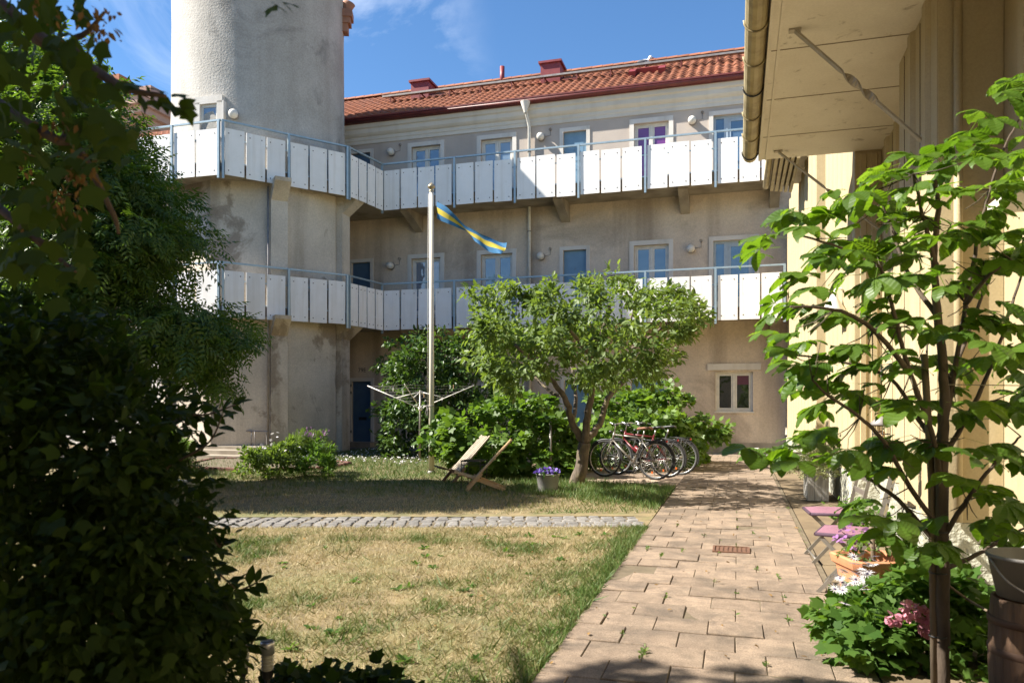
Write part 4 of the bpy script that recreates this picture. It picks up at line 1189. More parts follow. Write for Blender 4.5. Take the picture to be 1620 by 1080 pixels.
# --- two folding plank chairs on the lawn
def plank_chair(loc, yaw, mats, label):
    ch = thing('deck_chair', label, 'deck chair', loc, 'plank deck chairs on the lawn')
    Rz = Matrix.Rotation(yaw, 3, 'Z')
    L_ = Vector(loc)
    def slat(name, p, q, y, w_, m, th=.022):
        b = MB(); P = L_ + Rz @ Vector((p[0], y, p[1])); Q = L_ + Rz @ Vector((q[0], y, q[1]))
        b.beam(P, Q, w_, th, side=Rz @ Vector((0, 1, 0))); return b.build(name, m, ch)
    F, Cc, T, S, R_ = (0, .012), (.16, .20), (.71, .82), (-.20, .30), (.62, .012)
    W_ = .46
    mb_, ms_, ml_ = mats
    for k in range(6):
        y = -W_ / 2 + W_ * (k + .5) / 6
        slat('back_slat', (.155, .215), (T[0] + (.015 if k in (0, 5) else .0), T[1] + (.0 if k in (0, 5) else -.012)), y, .048, mb_)
    for k in range(5):
        y = -W_ / 2 + .05 + (W_ - .10) * (k + .5) / 5
        slat('seat_slat', (S[0], S[1] - .006 * (k % 2)), (.16, .185), y, .056, ms_)
    for y in (-W_ / 2 - .018, W_ / 2 + .018):
        slat('leg', F, (.24, .285), y, .034, ml_, .05)
    for y in (-W_ / 2 + .045, W_ / 2 - .045):
        slat('rear_leg', (.10, .215), R_, y, .034, ml_, .05)
    for nm, pt, half in (('cross_bar', (.45, .515), .235), ('cross_bar', (.17, .17), .26), ('cross_bar', (-.12, .265), .20), ('cross_bar', (.50, .062), .22)):
        b = MB(); P = L_ + Rz @ Vector((pt[0], -half, pt[1])); Q = L_ + Rz @ Vector((pt[0], half, pt[1])); b.beam(P, Q, .03, .03, side=(0, 0, 1)); b.build(nm, ml_, ch)
    return ch
plank_chair((-4.22, 11.62, 0), math.radians(18), (M['wood_new'], M['wood_new'], M['wood_new']), 'fresh pine plank chair nearer the camera, seen edge-on')
plank_chair((-4.92, 12.55, 0), math.radians(40), (M['wood_grey'], M['wood_dark'], M['wood_dark']), 'silvery plank chair with dark seat, behind the pine chair')
# --- small wire table between them
TB = at_d(750, 738, 12.55); TB.z = 0
tb_ = thing('wire_table', 'small black wire side table beside the plank chairs', 'side table', TB)
b = MB(); hw = .165; z = .46
for p, q in (((-hw, -hw), (hw, -hw)), ((hw, -hw), (hw, hw)), ((hw, hw), (-hw, hw)), ((-hw, hw), (-hw, -hw))):
    b.beam(TB + Vector((*p, z)), TB + Vector((*q, z)), .02, .02, side=(0, 0, 1)); b.beam(TB + Vector((*p, z - .07)), TB + Vector((*q, z - .07)), .008, .008, side=(0, 0, 1))
b.build('top_frame', M['black'], tb_)
b = MB()
for i in range(9): x = -hw + hw * 2 * i / 8; b.beam(TB + Vector((x, -hw, z)), TB + Vector((x, hw, z)), .006, .006, side=(0, 0, 1))
b.build('wire_top', M['black'], tb_)
for sx in (-1, 1):
    for sy in (-1, 1): MB().beam(TB + Vector((sx * hw, sy * hw, 0)), TB + Vector((sx * hw, sy * hw, z)), .012, .012).build('leg', M['black'], tb_)

# --- galvanised pot of violets
PT = Vector((-2.90, 11.75, 0))
pt = thing('flower_pot', 'grey galvanised pot with violet flowers on the grass', 'flower pot', PT)
MB().lathe(PT, [(.145, 0), (.15, .01), (.185, .27), (.195, .275), (.195, .29), (.175, .29), (.168, .22), (.001, .22)], 28).build('pot', M['zincpot'], pt)
def puff(c, r, n, sz=.02, flat=.6):
    g = rng.normal(size=(n, 3)); g = norm(g) * rng.random((n, 1)) ** .4
    g[:, 2] = np.abs(g[:, 2]) * flat
    return A(c) + g * A(r), norm(g + A([0, 0, .4])), rng.random(n)
leaves('foliage', T_OVAL, puff(PT + Vector((0, 0, .27)), (.20, .20, .12), 260), .06, M['L_ivy'], pt)
leaves('violet_blossom', T_ROUND, puff(PT + Vector((0, 0, .30)), (.215, .215, .12), 330), .038, M['F_violet'], pt)

# --- bicycles
def bicycle(loc, yaw, fm, label, lady=False, red=False, tan=False, lean=0.06, steer=0.1):
    bk = thing('bicycle', label, 'bicycle', loc, 'bicycles parked by the snowball bush')
    base_ = Matrix.Rotation(yaw, 3, 'Z') @ Matrix.Rotation(lean, 3, 'X')
    L_ = Vector(loc)
    def put(b, name, m, parent=bk):
        b.v = [tuple(L_ + base_ @ Vector(v)) for v in b.v]
        return b.build(name, m, parent)
    r, wb = .345, 1.05
    for nm, x in (('front_wheel', wb), ('rear_wheel', 0)):
        wh = put(MB().ring((x, 0, r), r - .022, .006, 40, 6).ring((x, 0, r), r - .034, .009, 40, 4), nm, M['alu'])
        put(MB().ring((x, 0, r), r - .012, .021, 44, 8), 'tyre', M['rubber'], wh)
        b = MB()
        for i in range(28):
            a = 2 * math.pi * i / 28; a2 = a + (.5 if i % 4 < 2 else -.5); s = .028 if i % 2 else -.028
            b.tube([(x + .024 * math.cos(a2), s, r + .024 * math.sin(a2)), (x + (r - .036) * math.cos(a), 0, r + (r - .036) * math.sin(a))], .0017, 3, cap=False)
        put(b, 'spokes', M['alu'], wh)
        put(MB().lathe((x, 0, r), [(.012, -.055), (.03, -.035), (.018, -.028), (.018, .028), (.03, .035), (.012, .055)], 12, axis='y'), 'hub', M['alu'], wh)
        put(MB().ring((x, 0, r), r + .022, .018, 20, 5, a0=math.radians(-15 if nm == 'rear_wheel' else 20), a1=math.radians(200 if nm == 'rear_wheel' else 165)) if nm == 'rear_wheel' else MB().ring((x, 0, r), r + .022, .018, 16, 5, a0=math.radians(40), a1=math.radians(185)), 'mudguard', M['black'])
        b = MB(); b.box(x + .06, x + .085, -.012, .012, r - .24, r - .20); put(b, 'reflector', M['reflector'], wh)
    bb, st_, hd0, hd1 = (.44, 0, .29), (.27, 0, .80), (.86, 0, .86), (.895, 0, .70)
    b = MB()
    b.tube([bb, st_], .017, 10); b.tube([bb, hd1], .019, 10)
    b.tube([(.33, 0, .62), hd1] if lady else [(.285, 0, .755), (.872, 0, .81)], .017, 10)
    b.tube([hd0, hd1], .021, 10)
    for s in (-.055, .055):
        b.tube([(0, s, r), (bb[0] - .02, s * .5, bb[2])], .010, 8); b.tube([(0, s, r), (.29, s * .4, .72)], .009, 8)
    put(b, 'frame', fm)
    b = MB()
    for s in (-.05, .05): b.tube(bez([(.90, s * .5, .68), (.935, s, .58), (wb, s, r)], 4), .011, 8)
    b.box(.875, .925, -.055, .055, .665, .69); put(b, 'fork', fm if not red else M['black'])
    b = MB(); b.tube([(.86, 0, .86), (.845, 0, .98), (.90, 0, 1.01)], .013, 8)
    b.tube(bez([(.74, -.29, 1.0), (.84, -.25, 1.03), (.90, -.06, 1.01), (.90, .06, 1.01), (.84, .25, 1.03), (.74, .29, 1.0)], 4), .011, 8)
    hb = put(b, 'handlebar', M['alu'])
    b = MB()
    for s in (-1, 1): b.tube([(.74, s * .29, 1.0), (.65, s * .295, .985)], .017, 8); b.tube([(.80, s * .26, 1.01), (.86, s * .285, .985)], .006, 6)
    put(b, 'grip', M['black'], hb)
    b = MB(); b.tube([(.27, 0, .78), (.245, 0, .90)], .013, 8); put(b, 'seat_post', M['alu'])
    vs = []; prof_ = [(-.14, .085, .015), (-.12, .10, .03), (-.02, .075, .028), (.06, .035, .02), (.14, .022, .012), (.155, .012, .0)]
    for x, wv, zv in prof_:
        for k in range(8): a = 2 * math.pi * k / 8; vs.append((.24 + x, wv * math.cos(a), .915 + zv + .026 * math.sin(a)))
    b = MB(); b.add(vs, [(i * 8 + k, i * 8 + (k + 1) % 8, i * 8 + 8 + (k + 1) % 8, i * 8 + 8 + k) for i in range(5) for k in range(8)] + [tuple(reversed(range(8))), tuple(range(40, 48))], 0, True)
    put(b, 'saddle', M['brown_leather'] if tan else M['black'])
    b = MB()
    for y in (-.06, 0, .06): b.tube([(.20, y, .735), (-.19, y, .735)], .006, 6)
    for x in (.18, .05, -.08, -.18): b.tube([(x, -.065, .735), (x, .065, .735)], .005, 5)
    for s in (-.065, .065): b.tube([(-.05, s, .735), (0, s, r + .02)], .006, 6); b.tube([(-.17, s, .735), (.0, s, r + .03)], .005, 5)
    rk = put(b, 'luggage_rack', M['black'])
    b = MB(); b.box(-.215, -.195, -.022, .022, .69, .72); put(b, 'tail_reflector', M['red_light'], rk)
    b = MB(); b.ring((bb[0], -.05, bb[2]), .085, .006, 24, 5); b.ring((bb[0], -.05, bb[2]), .05, .006, 20, 5)
    for k in range(5): a = 2 * math.pi * k / 5; b.tube([(bb[0], -.05, bb[2]), (bb[0] + .085 * math.cos(a), -.05, bb[2] + .085 * math.sin(a))], .006, 5)
    cw = put(b, 'chainwheel', M['alu'])
    b = MB(); b.tube([(bb[0], -.07, bb[2]), (bb[0] + .05, -.08, bb[2] - .16)], .010, 6); b.tube([(bb[0], .06, bb[2]), (bb[0] - .05, .07, bb[2] + .16)], .010, 6); put(b, 'crank', M['alu'])
    b = MB(); b.box(bb[0], bb[0] + .10, -.16, -.085, bb[2] - .175, bb[2] - .15); b.box(bb[0] - .10, bb[0], .075, .15, bb[2] + .15, bb[2] + .175); put(b, 'pedal', M['black'])
    b = MB(); b.box(0, bb[0], -.058, -.046, bb[2] + .07, bb[2] + .10); b.box(0, bb[0], -.058, -.046, bb[2] - .09, bb[2] - .075); put(b, 'chain', M['black'])
    b = MB(); b.tube([(.36, -.05, .29), (.30, -.16, .02)], .009, 6); put(b, 'kick_stand', M['alu'])
    b = MB(); b.lathe((.93, 0, .86), [(.001, -.03), (.02, -.02), (.035, .03), (.001, .04)], 12, axis='x'); put(b, 'headlamp', M['black'])
    if red:
        b = MB(); b.tube([(.50, 0, .42), (.66, 0, .56)], .036, 10); put(b, 'bottle', M['red_paint'])
    return bk
bicycle((-1.46, 14.18, 0), math.radians(180 - 17), M['silver'], 'nearest bicycle with silver and black frame, beside the apple trunk', tan=True)
bicycle((-1.30, 14.70, 0), math.radians(180 - 14), M['red_paint'], 'middle bicycle of the three, with a red frame', red=True)
bicycle((-1.10, 15.25, 0), math.radians(180 - 12), M['black'], 'farthest of the three bicycles, black with a drop top tube', lady=True)
bicycle((-14.9, 18.95, .27), math.radians(148), M['black'], 'dark bicycle leaning near the porch pillar left of the tower', lean=-.1)
bpy.data.objects['bicycle.003']['group'] = 'bicycles by the round tower'
# --- bicycle stand hoops by the tower
rk = thing('bicycle_stand', 'low tubular bicycle stand against the tower wall', 'bicycle stand', (-12.7, 17.55, .27))
b = MB(); b.tube(bez([(-14.6, 17.45, .27), (-14.58, 17.45, .60), (-14.4, 17.45, .66), (-12.2, 17.5, .66), (-12.02, 17.5, .60), (-12.0, 17.5, .27)], 5), .02, 8); b.build('rail', M['zinc'], rk)
for i in range(4):
    x = -14.1 + i * .55
    b = MB(); b.tube([(x, 17.46, .27), (x, 17.46, .66)], .012, 6); b.tube([(x + .10, 17.46, .27), (x + .10, 17.46, .66)], .012, 6); b.build('hoop', M['zinc'], rk)

# --- thin metal post in front of the bushes
p = on_ground(871, 752); p = at_d(871, 745, 14.2); p.z = 0
gp_ = thing('garden_post', 'thin grey metal post standing in front of the bushes', 'post', p)
MB().tube([p, p + Vector((0, 0, 1.05))], .025, 10).build('post', M['zinc'], gp_)
MB().ring(p + Vector((0, 0, .82)), .027, .006, 14, 6, axis='z').build('wire_band', M['black'], gp_)
MB().lathe(p + Vector((0, 0, 1.05)), [(.028, 0), (.028, .012), (.001, .02)], 10).build('cap', M['zinc'], gp_)
# --- bird ornament
p = at_d(716, 690, 16.2)
bo = thing('bird_ornament', 'grey and white bird ornament on a stick by the flagpole', 'garden ornament', (p.x, p.y, 0))
b = MB(); b.tube([(p.x, p.y, 0), (p.x, p.y, p.z)], .008, 6); b.build('stick', M['wood_dark'], bo)
b = MB(); b.ball(p + Vector((0, 0, .03)), .07, 10, sc=(1.8, .8, .75)); b.ball(p + Vector((-.15, 0, .06)), .045, 8); b.tube([p + Vector((-.19, 0, .06)), p + Vector((-.24, 0, .05))], [.012, .002], 6)
b.build('body', M['gull_white'], bo)
b = MB(); b.add([p + Vector(q) for q in ((-.08, -.02, .06), (.10, -.02, .05), (.04, .0, .20), (-.01, .02, .34), (-.06, .02, .30), (-.11, .0, .16), (-.08, .0, .06), (.10, .0, .05), (.04, .02, .20), (-.01, .04, .34), (-.06, .04, .30), (-.11, .02, .16))],
        [(0, 1, 2, 5), (5, 2, 3, 4), (6, 11, 8, 7), (11, 10, 9, 8), (0, 5, 11, 6), (5, 4, 10, 11), (4, 3, 9, 10), (3, 2, 8, 9), (2, 1, 7, 8)]); b.build('wing', M['globe'], bo)
b = MB(); b.beam(p + Vector((.10, 0, .04)), p + Vector((.40, .02, .11)), .06, .012); b.build('tail', M['gull_grey'], bo)

# --- wall lamps
def wall_lamp(x, z, label, Y=FY, n=(0, -1, 0)):
    t = thing('wall_lamp', label, 'wall lamp', (x, Y, z - .14), 'round wall lamps on the galleries')
    MB().lathe((x, Y, z), [(.001, -.07), (.10, -.07), (.12, -.03), (.12, 0)], 18, axis='y').build('base', M['zinc'], t)
    MB().lathe((x, Y, z), [(.001, -.24), (.06, -.23), (.10, -.19), (.118, -.13), (.105, -.07)], 18, axis='y').build('globe', M['globe'], t)
    b = MB(); b.tube([(x + .12, Y - .01, z + .02), (x + .28, Y - .01, z + .04), (x + .28, Y - .01, z + .22)], .007, 5); b.lathe((x + .28, Y, z + .22), [(.04, -.035), (.04, 0)], 10, axis='y'); b.build('cable', M['zinc'], t)
for px, py, lab in ((1095, 190, 'round lamp on the upper gallery wall, right of the purple curtained window'), (855, 216, 'round lamp on the upper gallery wall, right of the white downpipe'),
                    (618, 240, 'round lamp on the upper gallery wall, left end near the tower'), (1093, 393, 'round lamp on the lower gallery wall, left of the glazed door'),
                    (855, 405, 'round lamp on the lower gallery wall, right of the downpipe'), (617, 420, 'round lamp on the lower gallery wall, beside the dark door near the tower')):
    q_ = at_y(px, py, FY - .12); wall_lamp(q_.x, q_.z, lab)
q_ = tower_dir(369, 180, TR + .14); dn = (Vector((q_.x, q_.y, 0)) - TC).normalized()
t = thing('wall_lamp', 'round lamp on the tower wall beside its small window', 'wall lamp', (q_.x, q_.y, q_.z - .15), 'round wall lamps on the galleries')
b = MB(); b.ball(q_, .125, 12); b.build('globe', M['globe'], t)
b = MB(); b.tube([q_ - dn * .02, q_ - dn * .16], .12, 16); b.build('base', M['zinc'], t)
# conical lamp on the yellow wall
q_ = Vector((1.30, 10.4, 2.85)); q_ = at_d(1319, 480, 10.6)
t = thing('hood_lamp', 'white conical hood lamp on the yellow wall', 'wall lamp', (q_.x, q_.y, q_.z - .15))
b = MB(); b.lathe(q_, [(.17, -.14), (.175, -.12), (.06, .06), (.045, .12), (.001, .13), ], 22); b.lathe(q_, [(.165, -.14), (.05, .05), (.001, .05)], 22); b.build('shade', M['white_paint'], t)
b = MB(); b.tube(bez([q_ + Vector((0, 0, .12)), q_ + Vector((.03, 0, .2)), q_ + Vector((.12, 0, .18)), Vector((1.42, q_.y + .25, q_.z + .05))], 5), .014, 8); b.build('arm', M['white_paint'], t)

# --- gull on the ridge
q_ = at_y(1020, 101, 26.15)
g = thing('gull', 'white gull with dark wing standing on the roof ridge', 'gull', (q_.x, q_.y, q_.z - .18))
b = MB(); b.ball(q_ + Vector((0, 0, .04)), .13, 10, sc=(1.55, .85, .8)); b.ball(q_ + Vector((.19, 0, .17)), .075, 9); b.tube([q_ + Vector((.12, 0, .07)), q_ + Vector((.18, 0, .15))], [.08, .06], 8); b.build('body', M['gull_white'], g)
b = MB(); b.ball(q_ + Vector((-.06, -.08, .05)), .11, 8, sc=(1.7, .35, .55)); b.tube([q_ + Vector((-.18, 0, .05)), q_ + Vector((-.36, 0, .04))], [.05, .012], 6); b.build('wing', M['gull_grey'], g)
b = MB(); b.tube([q_ + Vector((.25, 0, .165)), q_ + Vector((.33, 0, .15))], [.02, .004], 6); b.build('beak', M['reflector'], g)
b = MB()
for s in (-.04, .04): b.tube([q_ + Vector((.0, s, -.05)), q_ + Vector((.02, s, -.18))], .009, 5)
b.build('legs', M['reflector'], g)

# --- folding chairs with pink seats by the yellow wall
def folding_chair(loc, yaw, label):
    ch = thing('folding_chair', label, 'folding chair', loc, 'folding chairs along the yellow wall')
    Rz = Matrix.Rotation(yaw, 3, 'Z'); L_ = Vector(loc)
    def put(b, n, m, par=ch):
        b.v = [tuple(L_ + Rz @ Vector(v)) for v in b.v]; return b.build(n, m, par)
    hz = .43
    b = MB(); vs = []
    for i in range(9):
        for j in range(9):
            u, v = i / 8 - .5, j / 8 - .5
            vs.append((u * .40, v * .40, hz + .012 + .022 * (1 - (2 * u) ** 4) * (1 - (2 * v) ** 4) - .014 * math.exp(-(u * u + v * v) * 30)))
    b.add(vs, [(i * 9 + j, (i + 1) * 9 + j, (i + 1) * 9 + j + 1, i * 9 + j + 1) for i in range(8) for j in range(8)], 0, True)
    b.box(-.2, .2, -.2, .2, hz - .012, hz + .011)
    st_ = put(b, 'seat_cushion', M['cushion'])
    b = MB()
    for p, q in (((-.205, -.205), (.205, -.205)), ((.205, -.205), (.205, .205)), ((.205, .205), (-.205, .205)), ((-.205, .205), (-.205, -.205))): b.tube([(*p, hz), (*q, hz)], .014, 8)
    put(b, 'piping', M['cush_edge'], st_)
    for s in (-1, 1):
        y = s * .215
        put(MB().beam((-.19, y, 0), (.20, y, hz + .02), .012, .028), 'front_leg', M['silver'])
        put(MB().beam((.24, y - s * .018, 0), (-.17, y - s * .018, hz - .02), .012, .028), 'rear_leg', M['silver'])
        put(MB().beam((.20, y, hz + .02), (.30, y, .88), .012, .028), 'back_post', M['silver'])
    put(MB().tube([(-.16, -.215, .035), (-.16, .215, .035)], .010, 8), 'stretcher', M['silver']); put(MB().tube([(.22, -.2, .03), (.22, .2, .03)], .010, 8), 'stretcher', M['silver'])
    for z in (.62, .74, .85):
        x = .20 + (z - hz) * .23
        put(MB().beam((x, -.215, z), (x, .215, z), .012, .05, side=(1, 0, .2)), 'back_slat', M['silver'])
    return ch
folding_chair((.80, 6.22, 0), math.radians(-14), 'nearer folding chair with a dusty pink seat, behind the terracotta planter')
folding_chair((.80, 7.36, 0), math.radians(4), 'farther folding chair with a dusty pink seat beside the wall')
# --- square terracotta planter
TP = Vector((.86, 5.62, 0))
tp = thing('terracotta_planter', 'square terracotta planter with a stake, beside the folding chairs', 'planter', TP)
def sq(b, prof, rot=.32):
    vs = []; n = len(prof)
    for r_, z in prof:
        for k in range(4):
            for off in (-.12, .12):
                a = math.pi / 4 + k * math.pi / 2 + off + rot; r_ = r_ if off > 0 or off < 0 else r_; vs.append(TP + Vector((r_ * math.cos(a), r_ * math.sin(a), z)))
    b.add(vs, [(i * 8 + k, i * 8 + (k + 1) % 8, i * 8 + 8 + (k + 1) % 8, i * 8 + 8 + k) for i in range(n - 1) for k in range(8)] + [tuple(reversed(range(8)))])
    return b
b = sq(MB(), [(.17, 0), (.222, .28), (.225, .285), (.229, .298), (.24, .30), (.253, .31), (.262, .34), (.266, .362), (.252, .372), (.226, .369), (.218, .35), (.21, .24)]); b.build('pot', M['terracotta'], tp)
sq(MB(), [(.211, .25), (.001, .255)]).build('soil', M['joint'], tp)
MB().tube([TP + Vector((.02, -.02, .2)), TP + Vector((.0, 0, .62))], .016, 8).build('stake', M['stake'], tp)
leaves('foliage', T_OVAL, puff(TP + Vector((-.02, .05, .36)), (.18, .18, .22), 90, flat=.9), .06, M['L_herb'], tp)
leaves('pink_blossom', T_ROUND, puff(TP + Vector((-.08, .06, .42)), (.16, .16, .2), 60, flat=.9), .035, M['F_purple'], tp)
# --- weathered wooden box planter
WB = Vector((1.08, 12.1, 0))
wb_ = thing('plank_planter', 'weathered grey plank planter with pale flowering plant by the wall', 'planter', WB)
for i in range(5): MB().box(WB.x - .12, WB.x + .16, WB.y - .35 + i * .142, WB.y - .215 + i * .142, .0, .42 + .012 * (i % 2)).build('plank', M['weathered'], wb_)
for i in range(3): MB().box(WB.x - .125 + i * .098, WB.x - .032 + i * .098, WB.y - .372, WB.y - .352, .0, .41 + .015 * (i % 2)).build('plank', M['weathered'], wb_)
leaves('foliage', T_PINN, puff(WB + Vector((.06, 0, .38)), (.42, .55, .42), 420, flat=.8), .13, M['L_var'], wb_)
# --- hanging wire lantern / feeder
q_ = at_d(1394, 690, 6.4)
bf = thing('bird_feeder', 'hanging wire cage bird feeder with grey lid before the yellow wall', 'bird feeder', (q_.x, q_.y, q_.z - .13))
b = MB()
for k in range(12): a = 2 * math.pi * k / 12; b.tube([q_ + Vector((.07 * math.cos(a), .07 * math.sin(a), -.13)), q_ + Vector((.07 * math.cos(a), .07 * math.sin(a), .09))], .0025, 4)
for z in (-.13, -.06, .02, .09): b.ring(q_ + Vector((0, 0, z)), .07, .003, 20, 4, axis='z')
b.build('cage', M['black'], bf)
MB().lathe(q_, [(.001, .17), (.03, .16), (.10, .10), (.095, .095), (.001, .10)], 18).build('lid', M['zinc'], bf)
MB().lathe(q_, [(.001, -.135), (.075, -.132), (.075, -.12), (.001, -.12)], 16).build('tray', M['zinc'], bf)
MB().lathe(q_, [(.03, -.12), (.03, .04), (.001, .05)], 10).build('feed_tube', M['wood_new'], bf)
MB().tube([q_ + Vector((0, 0, .16)), q_ + Vector((0, 0, .60)), q_ + Vector((.25, .1, .64)), Vector((1.46, q_.y + .6, q_.z + .64))], .004, 5).build('hanger', M['black'], bf)
# --- barrel and bucket at the right edge
BR = at_d(1632, 900, 3.3); BR.z = 0
br = thing('barrel', 'old brown wooden barrel at the right edge of the path bed', 'barrel', BR)
MB().lathe(BR, [(.150, 0), (.158, .15), (.163, .30), (.160, .45), (.152, .555), (.140, .555), (.140, .50), (.001, .50)], 26).build('staves', M['barrel'], br)
for z in (.10, .33, .46):
    MB().lathe(BR, [(.162 if z != .33 else .1655, z - .016), (.1665, z - .014), (.1665, z + .014), (.162, z + .016)], 26).build('hoop', M['hoop'], br)
BK = BR + Vector((0, 0, .56))
bk = thing('bucket', 'grey plastic bucket standing on the wooden barrel', 'bucket', BK)
MB().lathe(BK, [(.001, 0), (.13, 0), (.165, .17), (.172, .17), (.172, .185), (.160, .185), (.13, .02), (.001, .02)], 26).build('shell', M['bucket'], bk)
b = MB(); b.tube(bez([BK + Vector((-.168, -.03, .165)), BK + Vector((-.12, -.13, .08)), BK + Vector((.02, -.172, .02)), BK + Vector((.14, -.12, .06))], 6), .005, 6); b.build('bail_handle', M['zinc'], bk)
# --- solar lights in the lawn edge
for px, py, d, lab in ((384, 1010, 3.28, 'solar garden light half hidden in the shrub, left of the pair'), (423, 1014, 3.22, 'solar garden light standing clear at the lawn edge, right of the pair')):
    p = at_d(px, py, d); h_ = p.z; p.z = 0
    s = thing('solar_light', lab, 'garden light', p, 'solar lights at the lawn edge')
    MB().tube([p, p + Vector((0, 0, h_ - .15))], .012, 10).build('stake', M['black'], s)
    MB().lathe(p + Vector((0, 0, h_ - .16)), [(.013, 0), (.022, .01), (.022, .035), (.028, .04)], 16).build('collar', M['black'], s)
    b = MB(); b.lathe(p + Vector((0, 0, h_ - .12)), [(.024, 0), (.024, .065)], 18)
    for k in range(4): b.ring(p + Vector((0, 0, h_ - .11 + .015 * k)), .025, .0025, 18, 5, axis='z')
    b.build('lens', M['clearglass'], s)
    MB().lathe(p + Vector((0, 0, h_ - .055)), [(.024, 0), (.031, .004), (.031, .045), (.029, .055), (.001, .055)], 18).build('cap', M['alu'], s)
    MB().lathe(p + Vector((0, 0, h_)), [(.027, .0), (.027, .003), (.001, .003)], 16).build('solar_cell', M['black'], s)
# --- white hose end and low pipe bits near the far wall
q_ = on_ground(1198, 722); b = MB(); b.lathe((q_.x, 22.0, 0), [(.08, 0), (.08, .17), (.07, .18), (.001, .18)], 14); b.build('pipe_stub', M['white_paint'], label='short white pipe stub at the foot of the end wall', cat='pipe')
q_ = on_ground(292, 763, .05)
b = MB(); b.tube([q_ + Vector((-.28, 0, .02)), q_ + Vector((.28, -.1, .02))], .035, 8); b.build('white_tube', M['white_paint'], label='short white tube lying on the shaded lawn', cat='tube')
q_ = at_d(62, 600, 11.5); b = MB(); b.tube([(q_.x, q_.y, 0), (q_.x, q_.y, 2.35)], .022, 8); b.build('steel_post', M['silver'], label='thin pale steel post among the dark shrubs on the left', cat='post')

# ================================================================== GRASS
def grass(name, poly, n, hgt, wid, tone_fn, dens_fn=None, lean=.55, **k):
    P = sample_poly(poly, n)
    if dens_fn is not None: P = P[rng.random(len(P)) < dens_fn(P)]
    n = len(P)
    tone = np.clip(tone_fn(P) + rng.normal(size=n) * .17, 0, 1)
    dirs = np.concatenate([rng.normal(size=(n, 2)) * lean, np.ones((n, 1))], 1)
    face = np.concatenate([rng.normal(size=(n, 2)), np.zeros((n, 1))], 1)
    h = hgt * (.35 + 1.3 * rng.random(n) ** 1.5) * (.75 + .9 * np.clip(tone, 0, .8))
    pos = np.concatenate([P, np.full((n, 1), -.004)], 1)
    T = T_BLADE[0].copy(); T[:, 0] *= wid / hgt
    return leaf_obj(name, (T, T_BLADE[1]), pos, dirs, face, h, M['grass'], None, tone=tone, kind='stuff', **k)
def tone_near(P):
    t = .10 + .62 * np.clip((vnoise(P, 1.1, 3) * .45 + vnoise(P, 3.1, 4) * .35 + vnoise(P, 8.0, 5) * .2 - .47) * 3.2, 0, 1)
    e = np.clip(1 - (-1.03 - P[:, 0]) / .22 - .9 * (vnoise(P, 4, 8) - .5), 0, 1)
    return np.maximum(t, .88 * e ** .6)
def tone_far(P):
    t = .12 + .6 * np.clip((vnoise(P, .55, 13) * .5 + vnoise(P, 2.0, 14) * .3 + vnoise(P, 6, 15) * .2 - .42) * 2.6, 0, 1)
    far = np.clip((P[:, 1] - 9.7 + (P[:, 0] + 1) * .16) / 1.7, 0, 1)
    e = np.clip(1 - (-1.03 - P[:, 0]) / .5, 0, 1)
    return np.clip(np.maximum(t * (1 - far) + .74 * far, .85 * e), 0, 1)
near_vis = [(-1.0, 2.6), (cA0.x, cA0.y), (cA1.x + 2.6, cA1.y + .9), (-5.6, 2.6)]
grass('dry_grass', near_vis, 190000, .042, .0046, tone_near, lambda P: np.clip(.35 + 1.3 * vnoise(P, 15, 31), 0, 1), lean=1.0)
grass('coarse_grass', near_vis, 20000, .066, .0066, lambda P: np.clip(tone_near(P) + .35 * (vnoise(P, 6, 41) - .35), 0, 1), lambda P: np.clip(vnoise(P, 5, 33) * 2 - .7, 0, 1), lean=1.1)
grass('edge_grass', [(-.99, 2.8), (-.97, 8.7), (-1.35, 8.65), (-1.34, 2.8)], 8000, .036, .0048, lambda P: .6 + .25 * vnoise(P, 5, 9), lambda P: np.clip(1.25 - (-1.0 - P[:, 0]) / .3 - .5 * vnoise(P, 3, 19), 0, 1), lean=.5)
grass('far_grass', [(-1.0, 9.85), (-1.0, 12.95), (-3.2, 13.4), (-5.2, 15.2), (-7.0, 19.6), (-11, 21.3), (-11.2, 18.6), (-12.3, 16.4), (-12.3, 8.2), (-8.0, 7.4)], 95000, .05, .007, tone_far, lean=.7)
grass('trunk_grass', [(-1.02, 10.2), (-1.02, 12.9), (-2.5, 13.5), (-3.9, 13.3), (-3.4, 11.5)], 9000, .06, .007, lambda P: .75 + .2 * vnoise(P, 3, 9), lean=.5)
n = 420                                                        # daisies in the far lawn
P = sample_poly([(-6.8, 15.4), (-7.2, 19.2), (-10.6, 20.8), (-9.8, 16.2)], n)
leaf_obj('lawn_daisies', T_ROUND, np.concatenate([P, np.full((n, 1), .07)], 1), rng.normal(size=(n, 3)), np.tile(A([0, 0, 1.0]), (n, 1)) + rng.normal(size=(n, 3)) * .3, np.full(n, .035), M['F_white'], kind='stuff')
